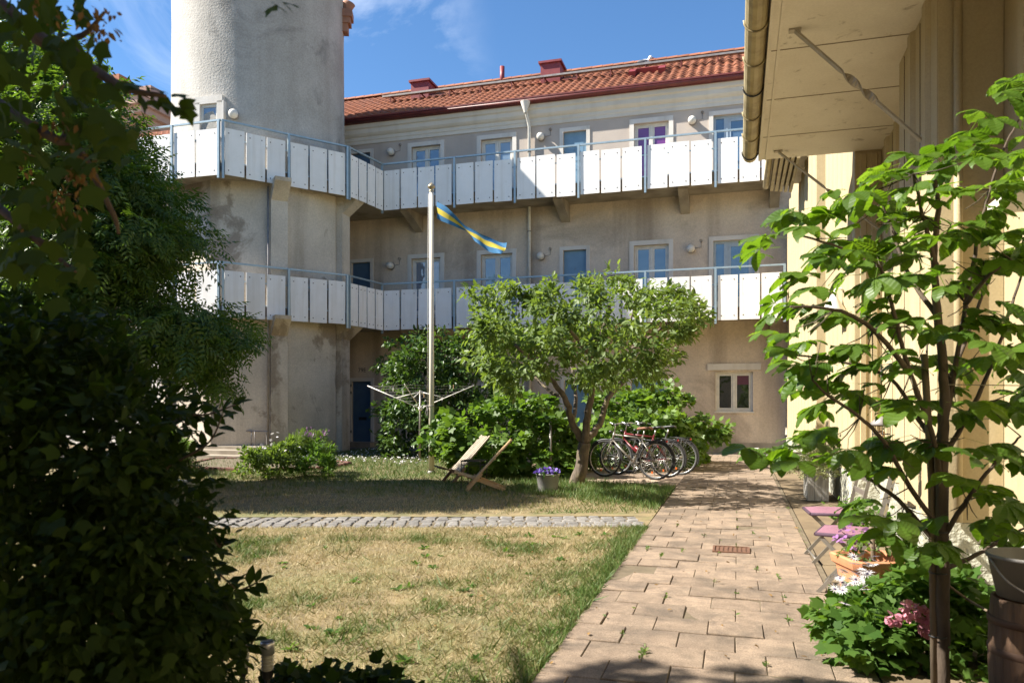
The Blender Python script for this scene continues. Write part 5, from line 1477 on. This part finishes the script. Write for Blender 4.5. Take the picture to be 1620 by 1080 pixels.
# rosettes and dead leaves in the dry lawn
P = sample_poly([(-1.2, 3.0), (-1.2, 8.3), (-5.5, 7.0), (-5, 3.0)], 70)
c3 = np.repeat(np.concatenate([P, np.full((len(P), 1), .004)], 1), 9, 0)
dd = np.concatenate([rng.normal(size=(len(c3), 2)), np.full((len(c3), 1), .35)], 1)
leaf_obj('lawn_weeds', T_OVAL, c3, dd, np.tile(A([0, 0, 1.]), (len(c3), 1)) + rng.normal(size=(len(c3), 3)) * .2, .03 + .045 * np.repeat(rng.random(len(P)), 9), M['L_ivy'], kind='stuff')
P = np.vstack([sample_poly([(-1.2, 3.0), (-1.2, 8.3), (-5.5, 7.0), (-5, 3.0)], 90), sample_poly([(-1, 3), (.7, 3), (.7, 12), (-1, 12)], 60)])
c3 = np.concatenate([P, np.full((len(P), 1), .014)], 1)
leaf_obj('fallen_leaves', T_OVAL, c3, rng.normal(size=(len(P), 3)) * A([1, 1, .25]), rng.normal(size=(len(P), 3)) * .4 + A([0, 0, 1.]), .022 + .03 * rng.random(len(P)), leaf_mat('dead_leaf', (0.10, 0.055, 0.02), (0.26, 0.16, 0.06), .1, .8, spec=.1), kind='stuff')
# weeds growing from the slab joints
J = A([j for j in joints if j[1] < 11])
sel = J[(rng.random(len(J)) < .28)]
sel = np.vstack([sel, J[(np.abs(J[:, 0] - .1) < .25) & (J[:, 1] < 8.5)][::4]])
pw_, dw, nw = [], [], []
for x, y in sel:
    m_ = random.choice((2, 3, 5, 8, 14, 24, 34)); s_ = .3 + 1.1 * random.random()
    for _ in range(m_):
        pw_.append((x + random.gauss(0, .007), y + random.gauss(0, .07) * s_, -.004 + random.random() * .018 * s_)); dw.append((random.gauss(0, .9), random.gauss(0, .9), .25 + .6 * random.random())); nw.append((random.gauss(0, .5), random.gauss(0, .5), 1))
leaf_obj('joint_weeds', T_OVAL, A(pw_), A(dw), A(nw), .014 + .02 * rng.random(len(pw_)), M['L_herb'], kind='stuff')

# ================================================================== TREES AND SHRUBS
def limb(b, pts, r0, r1, n=8, seg=6, wob=.0):
    q = bez(pts, seg, wob); b.tube(q, taper(r0, r1, len(q)), n); return q
# --- apple tree on the lawn
AP = Vector((-2.67, 13.0, 0))
ap = thing('apple_tree', 'low spreading apple tree with several mossy stems on the lawn', 'tree', AP)
b = MB()
k0 = at_d(925, 700, 13.15)
limb(b, [AP + Vector((-.03, 0, -.05)), AP + Vector((0, 0, .12)), at_d(920, 735, 13.2), k0], .135, .10, 14, 6)
b.v[:] = [(x + .012 * math.sin(9 * z + 5 * x), y + .012 * math.cos(8 * z + 3 * y), z) for x, y, z in b.v]
tips_ = []
for pts, r0, r1 in (([k0, at_d(905, 668, 13.1), at_d(893, 628, 12.9), at_d(862, 590, 12.6), at_d(815, 545, 12.2)], .085, .03),
                    ([k0, at_d(930, 660, 13.0), at_d(938, 610, 12.8), at_d(945, 555, 12.6), at_d(965, 480, 12.4)], .095, .03),
                    ([k0, at_d(948, 670, 13.4), at_d(962, 630, 13.6), at_d(1000, 590, 13.9), at_d(1060, 535, 14.0)], .085, .03),
                    ([at_d(938, 610, 12.8), at_d(960, 585, 12.0), at_d(1010, 545, 11.5), at_d(1060, 510, 11.2)], .05, .018),
                    ([at_d(893, 628, 12.9), at_d(870, 618, 13.4), at_d(830, 580, 13.9), at_d(780, 530, 14.0)], .045, .016),
                    ([at_d(945, 575, 12.7), at_d(915, 540, 12.2), at_d(880, 500, 11.8), at_d(840, 470, 11.6)], .05, .016),
                    ([at_d(962, 630, 13.6), at_d(975, 560, 13.9), at_d(1000, 500, 14.0), at_d(1010, 470, 14.0)], .05, .016),
                    ([at_d(905, 668, 13.1), at_d(912, 620, 13.9), at_d(900, 560, 14.4), at_d(880, 510, 14.6)], .05, .016)):
    limb(b, pts, r0 * .82, r1 * .9, 8, 5, .012)
b.build('trunk', M['bark'], ap)
crp = [(735, 520), (752, 460), (800, 446), (850, 452), (905, 462), (945, 438), (965, 424), (985, 438), (1010, 455), (1060, 458), (1100, 475), (1130, 490), (1110, 520), (1085, 545), (1082, 570), (1040, 592), (990, 606), (950, 598), (905, 618), (860, 606), (820, 622), (780, 600), (745, 570), (750, 540)]
leaves('crown', T_OVAL, crown(crp, 10.0, 13.9, 185, 60, .20, edge=75, jit=3), .105, M['L_apple'], ap, kind=None)
# --- lilac behind the flagpole
li = thing('lilac_bush', 'tall dense dark green lilac bush behind the flagpole', 'bush', (-8.2, 19.3, 0))
b = MB()
for i in range(7):
    p = Vector((-8.3 + .25 * i, 19.2 + .2 * math.sin(i * 2), 0)); limb(b, [p, p + Vector((.1 * math.sin(i), .1, 1)), p + Vector((.5 * math.sin(i * 2), .2, 2.3))], .04, .015, 6)
b.build('stems', M['bark'], li, kind='stuff')
lip = [(610, 718), (604, 660), (608, 600), (612, 560), (632, 533), (690, 520), (745, 528), (785, 555), (805, 610), (800, 660), (770, 700), (760, 722)]
leaves('foliage', T_OVAL, crown(lip, 18.7, 20.9, 290, 54, .26, edge=55, jit=6), .125, M['L_lilac'], li)
# --- snowball bushes in front of the wall
for nm, poly, d0, d1, ncl, lab in (('a', [(690, 725), (692, 690), (715, 660), (752, 640), (800, 628), (850, 634), (890, 650), (912, 690), (915, 755), (850, 764), (790, 758), (740, 742)], 13.9, 16.3, 150, 'bright green lobed-leaf bush behind the deck chairs'),
                                   ('b', [(900, 745), (905, 690), (940, 650), (985, 628), (1030, 622), (1075, 628), (1105, 650), (1128, 680), (1143, 708), (1120, 722), (1095, 742), (1000, 742)], 15.6, 18.4, 170, 'bright green lobed-leaf bush behind the bicycles')):
    c0 = crown(poly, d0, d1, int(ncl * .8), 54, .24, edge=48, jit=8)
    m0 = c0[0].mean(0)
    bs = thing('snowball_bush', lab, 'bush', (m0[0], m0[1], 0), 'snowball bushes along the wall')
    b = MB()
    for i in range(8):
        p = Vector((m0[0] - .9 + .25 * i, m0[1] + .2 * math.sin(i * 2), 0)); limb(b, [p, p + Vector((.1 * math.sin(i), -.05, .5)), p + Vector((.3 * math.sin(i * 2), -.1, 1.1))], .022, .008, 5)
    b.build('stems', M['bark'], bs, kind='stuff')
    leaves('foliage', T_LOBE3, c0, .135, M['L_bush'], bs, up=1.2)
# --- herb bed at the tower foot
bd = MB(); bp_ = [(-11.6, 13.6), (-9.6, 13.35), (-8.3, 14.3), (-8.5, 15.6), (-10.2, 16.6), (-12.4, 15.9)]
bd.prism(bp_, -.05, .04); bedo = bd.build('flower_bed', M['joint'], kind='structure')
em = MB().cham(.24, .09, .10, .012).mesh('edging_brick', M['brick_edge'])
for i in range(len(bp_)):
    p, q = Vector((*bp_[i], .07)), Vector((*bp_[(i + 1) % len(bp_)], .07)); d = q - p; k = int(d.length / .26)
    for j in range(k):
        c_ = p + d * ((j + .5) / k); inst('edging_brick', em, c_, bedo, rot=(random.gauss(0, .05), random.gauss(0, .05), math.atan2(d.y, d.x) + random.gauss(0, .06)))
for px0, px1, py0, py1, d, tm, mt, sz, ncl, lab, cat_ in ((436, 520, 686, 730, 15.0, T_PINN, 'L_herb', .10, 70, 'light green catmint clump in the flower bed by the tower', 'plant'),
                                                 (378, 470, 698, 745, 14.4, T_OVAL, 'L_herb', .085, 60, 'low grey-green herb clump at the left of the flower bed', 'plant'),
                                                 (470, 524, 706, 740, 14.3, T_OVAL, 'L_ivy', .08, 34, 'small dark green clump at the right of the flower bed', 'plant'),
                                                 (232, 300, 690, 742, 15.2, T_PINN, 'L_bush', .17, 46, 'bright yellow-green plant behind the dark shrub on the left', 'plant')):
    poly = [(px0, py1), (px0 + 4, (py0 + py1) / 2), (px0 + (px1 - px0) * .35, py0 + 6), (px0 + (px1 - px0) * .6, py0), (px1 - 6, py0 + 12), (px1, py1)]
    c0 = crown(poly, d - .6, d + .6, ncl, 36, .10, edge=20); m0 = c0[0].mean(0)
    t = thing('bed_plant', lab, cat_, (m0[0], m0[1], 0), 'plants round the tower bed')
    leaves('foliage', tm, c0, sz, M[mt], t, up=.6, droop=-.5)
    if px0 == 436:
        f = crown([(470, 696), (478, 676), (512, 682), (518, 702)], 14.6, 15.3, 14, 9, .08, edge=10)
        leaves('purple_spikes', T_OVAL, f, .05, M['F_purple'], t, droop=-.8, kind='stuff')
    if px0 == 378:
        f = crown([(400, 720), (405, 700), (470, 705), (500, 722)], 13.9, 14.6, 20, 3, .12, edge=10)
        leaves('white_blossom', T_ROUND, f, .05, M['F_white'], t)
# --- feathery tree on the left, sunlit
AS = at_d(45, 700, 12.2); AS.z = 0
ash = thing('rowan_tree', 'large feathery-leaved tree filling the left side, partly sunlit', 'tree', AS)
b = MB()
tk = limb(b, [AS, AS + Vector((.05, 0, 1.2)), AS + Vector((.2, -.1, 2.6)), AS + Vector((.1, 0, 4.2)), AS + Vector((.4, .1, 6.0))], .17, .05, 12)
for k, (px, py, d) in enumerate([(150, 480, 11.2), (250, 420, 11.0), (330, 530, 11.4), (380, 560, 11.8), (100, 250, 11), (220, 240, 12.4), (60, 150, 12), (270, 360, 11.6)]):
    s0 = tk[8 + (k * 2) % 14]; e = at_d(px, py, d); limb(b, [s0, s0.lerp(e, .5) + Vector((0, 0, .35)), e], .05, .012, 6)
b.build('trunk', M['bark'], ash)
asp = [(-60, 640), (-60, 70), (20, 66), (80, 74), (120, 96), (145, 140), (172, 172), (198, 215), (222, 242), (250, 275), (270, 310), (300, 352), (312, 378), (288, 400), (255, 425), (270, 458), (325, 490), (372, 512), (400, 535), (384, 556), (340, 572), (350, 596), (328, 608), (296, 584), (256, 570), (232, 590), (205, 612), (150, 640)]
pos, outw, ct = crown(asp, 9.9, 13.4, 900, 20, .31, edge=95, jit=10)
leaves('crown', T_PINN, (pos, outw, ct), .28, M['L_ash'], ash, droop=.7, up=1.0)
# --- maple standing left of the picture, its branches reaching into it
MP = Vector((-5.6, .9, 0))
mp_ = thing('maple_tree', 'maple with seed clusters whose dark branches hang in from the upper left', 'tree', MP)
b = MB()
tk = limb(b, [MP, MP + Vector((0, .05, 1.6)), MP + Vector((.2, .1, 3.2)), MP + Vector((.1, .3, 5)), MP + Vector((-.2, .3, 6.6))], .19, .06, 12)
for e in ((-7.6, .4, 5.6), (-6.6, 2.3, 5.4), (-4.6, 2.0, 5.9), (-5.2, -.8, 5.8), (-7.4, 1.9, 4.4)):
    s0 = tk[14]; limb(b, [s0, s0.lerp(Vector(e), .5) + Vector((0, 0, .4)), e], .06, .02, 7)
brs = [[tk[12], Vector((-4.0, 2.0, 4.0)), at_d(40, 40, 2.04), at_d(120, 60, 1.97), at_d(165, 20, 1.90)], [tk[12], Vector((-4.2, 2.2, 3.5)), at_d(20, 180, 2.11), at_d(110, 220, 2.04), at_d(175, 330, 2.01), at_d(188, 370, 2.01)],
       [at_d(60, 60, 2.04), at_d(130, 100, 1.97), at_d(200, 140, 1.84), at_d(262, 152, 1.78)], [tk[12], Vector((-4.1, 2.1, 3.2)), at_d(0, 330, 2.24), at_d(70, 390, 2.18), at_d(120, 430, 2.11)], [tk[16], Vector((-3.2, 2.0, 5.2)), at_d(250, -160, 2.04), at_d(400, -70, 1.84), at_d(436, -6, 1.77)]]
for br_ in brs: limb(b, br_, .022, .004, 6, 6)
b.build('trunk', M['bark_dark'], mp_)
g = rng.normal(size=(440, 3)); g = norm(g) * (rng.random((440, 1)) ** .4)
cc = A([-5.9, .85, 5.3]) + g * A([2.5, 1.45, 1.6])
pos = (cc[:, None] + rng.normal(size=(440, 13, 3)) * .15).reshape(-1, 3)
pos = pos[(pos[:, 0] < -1.30 * pos[:, 1] - .25)]
gx, gy = pos[:, 0] + .998 * pos[:, 2], pos[:, 1] + .3435 * pos[:, 2]
pos = pos[(gx < -3.0) | (gy < 3.0 + .5 * vnoise(np.stack([gx, gy], 1), 2.5, 51) + .75 * np.clip((gx + 1.5) / .8, 0, 1))]
outw = norm(pos - A([-5.9, 1.05, 5.0]))
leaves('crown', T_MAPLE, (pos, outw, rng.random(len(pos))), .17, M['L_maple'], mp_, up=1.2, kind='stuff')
def mk_leaf(name, tmpl, m):
    return np_mesh(name, tmpl[0].copy(), tmpl[1], m, np.full(len(tmpl[0]), .5))
lm = mk_leaf('maple_leaf', T_MAPLE, M['L_maple'])
def orient(d, n):
    d = Vector(d).normalized(); n = Vector(n); s = d.cross(n).normalized(); u = s.cross(d)
    return Matrix((s, d, u)).transposed().to_euler()
def put_leaf(par, me, p, d, n, s, name='leaf'):
    return inst(name, me, p, par, rot=orient(d, n), scale=(s, s, s))
mpoly = [(-20, -20), (165, -20), (168, 60), (140, 90), (190, 150), (212, 200), (205, 250), (150, 240), (150, 330), (130, 350), (160, 420), (150, 480), (90, 470), (40, 430), (-20, 440)]
P = sample_poly(mpoly, 275)
for (px, py) in P:
    d = 1.65 + .7 * random.random()
    put_leaf(mp_, lm, at_d(px, py, d), (random.gauss(.1, .5), random.gauss(-.1, .5), -.75), (random.gauss(0, .5), random.gauss(-.4, .5), .7), .048 + .03 * random.random())
for px, py in ((208, 132), (230, 135), (222, 150), (240, 158), (258, 150), (262, 162), (276, 148), (270, 170), (285, 158), (292, 168), (428, 2), (440, -4), (452, 4), (436, 8), (244, 140), (195, 128)):
    put_leaf(mp_, lm, at_d(px, py, 1.8), (random.gauss(.5, .3), random.gauss(0, .3), -.45), (random.gauss(0, .4), random.gauss(-.3, .4), .8), .048)
pos = []
for px, py, d, k in ((128, 260, 2.85, 46), (122, 285, 2.85, 40), (100, 320, 2.9, 40), (48, 325, 3.0, 36), (160, 30, 2.75, 30), (90, 210, 2.95, 24), (30, 250, 3.05, 26), (120, 110, 2.8, 22), (70, 20, 2.9, 22), (150, 45, 2.75, 20)):
    c_ = at_d(px, py, d * .68); pos.append(A(c_) + rng.normal(size=(k, 3)) * A([.02, .02, .03]))
pos = np.vstack(pos)
leaves('seed_clusters', T_OVAL, (pos, rng.normal(size=pos.shape) * .4, rng.random(len(pos))), .021, M['seedhead'], mp_, droop=1.2, kind='stuff')
# --- dark shrub in the left foreground
sh = thing('dark_shrub', 'dark shaded shrub filling the lower left foreground', 'bush', (-2.1, 2.2, 0))
shp = [(-80, 1110), (-80, 470), (0, 520), (40, 455), (75, 540), (120, 480), (150, 560), (190, 520), (212, 600), (240, 560), (250, 640), (285, 630), (272, 690), (300, 725), (318, 760), (325, 800), (340, 850), (318, 890), (345, 920), (352, 960), (366, 1000), (352, 1040), (375, 1110)]
pos, outw, ct = crown(shp, 2.15, 3.3, 760, 30, .085, edge=110, zmin=.02)
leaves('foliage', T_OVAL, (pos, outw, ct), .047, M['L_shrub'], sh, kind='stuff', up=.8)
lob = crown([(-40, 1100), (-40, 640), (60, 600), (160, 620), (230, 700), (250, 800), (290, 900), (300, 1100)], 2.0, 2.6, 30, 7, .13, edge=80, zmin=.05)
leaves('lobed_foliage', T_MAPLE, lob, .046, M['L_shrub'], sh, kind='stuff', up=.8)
b = MB()
sprigs = [[(240, 760), (272, 735), (330, 700), (352, 655)], [(230, 700), (290, 660), (330, 655), (372, 640)], [(300, 980), (340, 945), (375, 935), (408, 920)], [(300, 830), (318, 818), (345, 862), (350, 858)], [(330, 1060), (370, 1030), (395, 1020), (402, 1010)],
          [(280, 700), (296, 670), (305, 655), (312, 640)], [(260, 870), (320, 880), (345, 905), (372, 930)], [(300, 1040), (340, 1010), (360, 990), (385, 985)]]
lo = mk_leaf('shrub_leaf', T_OVAL, M['L_shrub'])
for i, s in enumerate(sprigs):
    q = [at_d(x, y, 2.75 + .1 * (i % 3)) for x, y in s]
    q = limb(b, q, .007, .0025, 5, 6)
    for k in range(5, len(q), 2):
        for side in (-1, 1):
            tdir = (q[min(k + 1, len(q) - 1)] - q[k - 1]).normalized()
            sd = tdir.cross(Vector((0, -1, .4))).normalized() * side
            put_leaf(sh, lo, q[k], tdir * .55 + sd * .8 + Vector((random.gauss(0, .25), random.gauss(0, .25), random.gauss(.1, .25))), (random.gauss(0, .4), -.5 + random.gauss(0, .4), .8), .05 + .035 * random.random())
    put_leaf(sh, lo, q[-1], q[-1] - q[-2], (0, -.4, .9), .07)
for k in range(14):
    x = -3.0 + .06 * k; p = Vector((x, 2.2 + .2 * math.sin(k * 2.2), 0)); limb(b, [p, p + Vector((.08 * math.sin(k), .1, .6)), p + Vector((.2 * math.sin(k * 1.7), .1, 1.0))], .014, .005, 5)
b.build('stems', M['bark_dark'], sh, kind='stuff')
# low leaves along the bottom edge
gc = crown([(430, 1120), (440, 1072), (480, 1062), (520, 1066), (560, 1056), (600, 1066), (650, 1076), (670, 1120)], 3.2, 3.6, 60, 14, .06, edge=20, zmin=.01)
leaves('ground_ivy', T_LOBE3, gc, .055, M['L_shrub'], None, label='low dark creeping leaves at the bottom edge of the lawn', cat='plant')
# --- chestnut sapling on the right
CH = at_d(1490, 1090, 3.72); CH.z = 0
ch = thing('chestnut_tree', 'young horse chestnut with big palmate leaves in the right foreground', 'tree', CH)
D0 = 3.72
def cpx(x, y, dd=0.0): return at_d(x, y, D0 + dd)
b = MB()
limb(b, [CH, cpx(1491, 960), cpx(1490, 800), cpx(1492, 690), cpx(1494, 600, .02), cpx(1484, 500, .05), cpx(1478, 410, .05), cpx(1484, 330, 0), cpx(1478, 285, -.03)], .036, .009, 10, 6, .002)
BR_ = [[(1492, 690, 0), (1508, 600, .05), (1528, 480, .1), (1548, 370, .15), (1566, 300, .2), (1590, 232, .2), (1612, 190, .2)],
       [(1490, 800, 0), (1478, 700, -.05), (1440, 590, -.15), (1420, 520, -.2), (1402, 450, -.25), (1385, 415, -.3), (1340, 395, -.35), (1265, 372, -.4)],
       [(1488, 720, 0), (1450, 660, .1), (1410, 600, .15), (1340, 575, .2), (1250, 560, .25)],
       [(1490, 840, 0), (1440, 770, -.1), (1400, 700, -.2), (1360, 660, -.25), (1310, 625, -.3), (1285, 600, -.3)],
       [(1490, 870, 0), (1430, 800, .1), (1380, 760, .2), (1330, 730, .3), (1250, 715, .35)],
       [(1492, 850, 0), (1530, 790, -.1), (1575, 730, -.15), (1615, 690, -.2)],
       [(1494, 720, 0), (1540, 640, .1), (1575, 560, .15), (1605, 470, .2), (1625, 400, .2)],
       [(1492, 620, 0), (1520, 560, .25), (1560, 450, .35), (1575, 400, .4)],
       [(1484, 500, .05), (1440, 440, .2), (1410, 360, .3), (1395, 320, .3)],
       [(1490, 900, 0), (1540, 880, .1), (1590, 850, .15), (1630, 830, .2)],
       [(1480, 420, .05), (1460, 340, -.1), (1445, 275, -.15)], [(1490, 790, 0), (1470, 690, .2), (1462, 600, .3), (1470, 530, .35)],
       [(1440, 590, -.15), (1380, 520, -.3), (1320, 490, -.4), (1250, 485, -.45)], [(1528, 480, .1), (1560, 440, -.1), (1600, 410, -.2)]]
for br_ in BR_: limb(b, [cpx(*p) for p in br_], .014, .0045, 7, 6, .0015)
b.build('trunk', M['bark_dark'], ch)
def chest_leaf(seed):
    r = random.Random(seed); V, F = [], []
    nl = 5 if seed % 3 else 7
    for i in range(nl):
        a = math.radians((i - (nl - 1) / 2) * (44 if nl == 5 else 34) + r.gauss(0, 5))
        L = (1.0 if abs(i - (nl - 1) / 2) < 1.2 else .74) * (.82 + .3 * r.random())
        dr = .15 + .45 * r.random()
        n0 = len(V); rows = 16; cv = r.gauss(0, .10)
        for k in range(rows + 1):
            t = k / rows
            wv = .262 * L * (math.sin(math.pi * min(1, t ** 1.45) * .93 + .12 * t) ** 1.0) if 0 < t < 1 else .006
            wv = max(.006, wv) * (1 + .07 * (k % 2))
            z = -dr * L * t * t + .012 * (k % 2)
            for sx in (-1, 0, 1):
                x = sx * wv; y = L * t
                V.append((x * math.cos(a) + y * math.sin(a), -x * math.sin(a) + y * math.cos(a), z + abs(sx) * (.055 * L * math.sin(math.pi * t)) - (.022 if k % 2 else 0) * abs(sx) + cv * t * sx * .6))
        for k in range(rows):
            o = n0 + k * 3
            F += [(o, o + 1, o + 4, o + 3), (o + 1, o + 2, o + 5, o + 4)]
    n0 = len(V)
    V += [(-.012, -.75, -.02), (.012, -.75, -.02), (.012, .02, 0), (-.012, .02, 0)]; F.append((n0, n0 + 1, n0 + 2, n0 + 3))
    V, F = A(V, float), A(F)
    return np_mesh('chestnut_leaf', V, F, M['L_chest'], np.full(len(V), .25 + .5 * r.random()), smooth=False)
cls = [chest_leaf(k) for k in range(10)]
CL = [(1590, 150), (1556, 200), (1603, 235), (1538, 246), (1490, 262), (1448, 252), (1580, 300), (1508, 300), (1622, 165), (1618, 290), (1400, 268), (1438, 305), (1378, 312), (1332, 318), (1292, 345), (1250, 345), (1212, 368), (1420, 345), (1470, 350), (1522, 362), (1562, 352), (1612, 398), (1350, 372),
      (1310, 392), (1392, 392), (1442, 402), (1590, 412), (1540, 430), (1490, 445), (1432, 445), (1372, 450), (1320, 488), (1280, 492), (1242, 492), (1402, 500), (1452, 505), (1512, 512), (1568, 500), (1612, 515), (1352, 540), (1300, 556), (1262, 572), (1390, 562), (1430, 572), (1500, 572), (1558, 562),
      (1600, 562), (1340, 612), (1382, 622), (1312, 640), (1432, 642), (1480, 622), (1540, 652), (1600, 640), (1300, 692), (1252, 712), (1216, 722), (1332, 702), (1402, 742), (1362, 790), (1440, 822), (1402, 832), (1580, 778), (1540, 762), (1602, 838), (1560, 722), (1612, 728),
      (1460, 700), (1420, 700), (1560, 820), (1620, 600), (1270, 440), (1360, 420), (1235, 545), (1480, 860)]
tips3 = [Vector(cpx(*p)) for br_ in BR_ for p in br_[1:]]
tw = MB()
for (px, py) in CL:
    for rep in range(random.choice((3, 4, 4))):
        p = cpx(px + random.gauss(0, 15), py + random.gauss(0, 13), random.gauss(-.05, .26))
        ax = p - Vector(cpx(1490, py + 60)); ax.z *= .3
        ax = ax.normalized() if ax.length > .05 else Vector((0, -1, 0))
        az = random.gauss(0, .8)
        d = Matrix.Rotation(az, 3, 'Z') @ ax; d.z = random.gauss(-.05, .22)
        nrm_ = Vector((random.gauss(-.1, .32), random.gauss(-.12, .32), 1))
        s = random.uniform(.10, .158)
        put_leaf(ch, cls[random.randrange(10)], p, d, nrm_, s)
        base_p = p - d.normalized() * s * .75
        near = min(tips3, key=lambda q: (q - base_p).length)
        if (near - base_p).length < .22: tw.tube([near, near.lerp(base_p, .5) + Vector((0, 0, -.01)), base_p], [.0035, .0028, .0018], 4)
tw.build('leaf_stalks', M['twig'], ch, kind='stuff')
MB().tube([cpx(1479, 1090) * 1.0 - Vector((0, 0, .0)), cpx(1474, 760, .04), cpx(1462, 560, .06)], [.019, .018, .017], 8).build('support_stake', M['stake'], None, label='thin wooden stake tied beside the chestnut trunk', cat='stake')
b = MB()
for y in (840, 905, 1005): b.ring(cpx(1484, y), .04, .004, 18, 5, axis='z')
b.build('tie_cord', M['black'], label='dark cord tying the chestnut trunk to its stake', cat='cord')
b = MB(); b.tube([cpx(1495, 665), Vector((1.90, 4.7, cpx(1495, 660).z + .02))], .0035, 5); b.tube([cpx(1495, 608), Vector((1.90, 4.5, cpx(1495, 612).z))], .0025, 5); b.build('guy_wire', M['strut'], label='thin wires running from the chestnut trunk to the yellow wall', cat='wire')
b = MB(); b.tube(bez([cpx(1500, 925), cpx(1535, 950), BR + Vector((-.12, -.11, .47))], 5), .006, 6); b.build('strap', M['stake'], label='cord from the chestnut trunk down to the barrel', cat='cord')
# --- flowering bedding plants below the chestnut
fl = thing('bedding_plant', 'leafy bedding plant with white daisies and pink blooms by the path', 'plant', (.95, 4.7, 0))
fpz = [(1320, 1050), (1306, 985), (1328, 955), (1385, 935), (1440, 905), (1500, 905), (1545, 930), (1560, 1000), (1550, 1060), (1450, 1085), (1370, 1075)]
pos, outw, ct = crown(fpz, 3.95, 4.75, 130, 26, .10, edge=55, zmin=.02)
leaves('foliage', T_LOBE3, (pos, outw, ct), .075, M['L_ivy'], fl, up=1.1)
dm = []
b = MB()
for k in range(12): a = 2 * math.pi * k / 12; b.add([(0, 0, 0), (.5 * math.cos(a - .2), .5 * math.sin(a - .2), .05), (1.0 * math.cos(a), 1.0 * math.sin(a), .0), (.5 * math.cos(a + .2), .5 * math.sin(a + .2), .05)], [(0, 1, 2, 3)], 0)
b.lathe((0, 0, .03), [(.22, 0), (.14, .07), (.001, .09)], 8, 1)
dme = b.mesh('white_daisy', [M['F_white'], M['F_eye']])
for px, py in 2 * [(1330, 900), (1345, 893), (1362, 888), (1378, 886), (1352, 905), (1370, 900), (1388, 895), (1338, 915), (1358, 914), (1376, 910), (1326, 922), (1332, 934), (1328, 945), (1345, 925), (1384, 905), (1365, 921), (1322, 912)]:
    inst('white_daisy', dme, at_d(px + random.gauss(0, 6), py + random.gauss(0, 6), 4.10 + random.gauss(0, .07)), fl, rot=(random.gauss(.45, .3), random.gauss(0, .3), random.random() * 6), scale=(.036,) * 3)
for i, (cx_, cy_, rr, k) in enumerate([(1440, 965, .045, 60), (1462, 972, .035, 40), (1412, 978, .028, 34), (1466, 995, .036, 44)]):
    c_ = at_d(cx_, cy_, 3.9); g = norm(rng.normal(size=(k, 3)))
    leaves('pink_blossom', T_ROUND, (A(c_) + g * rr * .8, g, rng.random(k)), .028, M['F_pink'], fl, up=.1)
c0 = crown([(1440, 925), (1445, 895), (1470, 880), (1510, 895), (1520, 925)], 4.5, 4.9, 26, 20, .07, edge=14)
leaves('needle_foliage', (T_OVAL[0] * A([.45, 1, 1]), T_OVAL[1]), c0, .06, M['L_herb'], fl, droop=-.9)
# further low planting along the wall
for x0, y0, n_, sc, lab in ((1.25, 8.9, 26, .5, 'low green plants at the wall beyond the folding chairs'), (1.0, 17.3, 22, .45, 'small green plants at the far end of the wall bed'), (1.45, 4.4, 30, .45, 'shaded leafy plants between the barrel and the wall')):
    g = rng.normal(size=(n_, 3)) * A([.12, .5 * sc, .06]); cc = A([x0, y0, .16]) + g
    pos = (cc[:, None] + rng.normal(size=(n_, 22, 3)) * .07).reshape(-1, 3); pos[:, 2] = np.abs(pos[:, 2])
    t = thing('wall_plant', lab, 'plant', (x0, y0, 0), 'plants in the wall bed')
    leaves('foliage', T_LOBE3, (pos, norm(rng.normal(size=pos.shape)), rng.random(len(pos))), .06, M['L_ivy'], t, up=1.0)
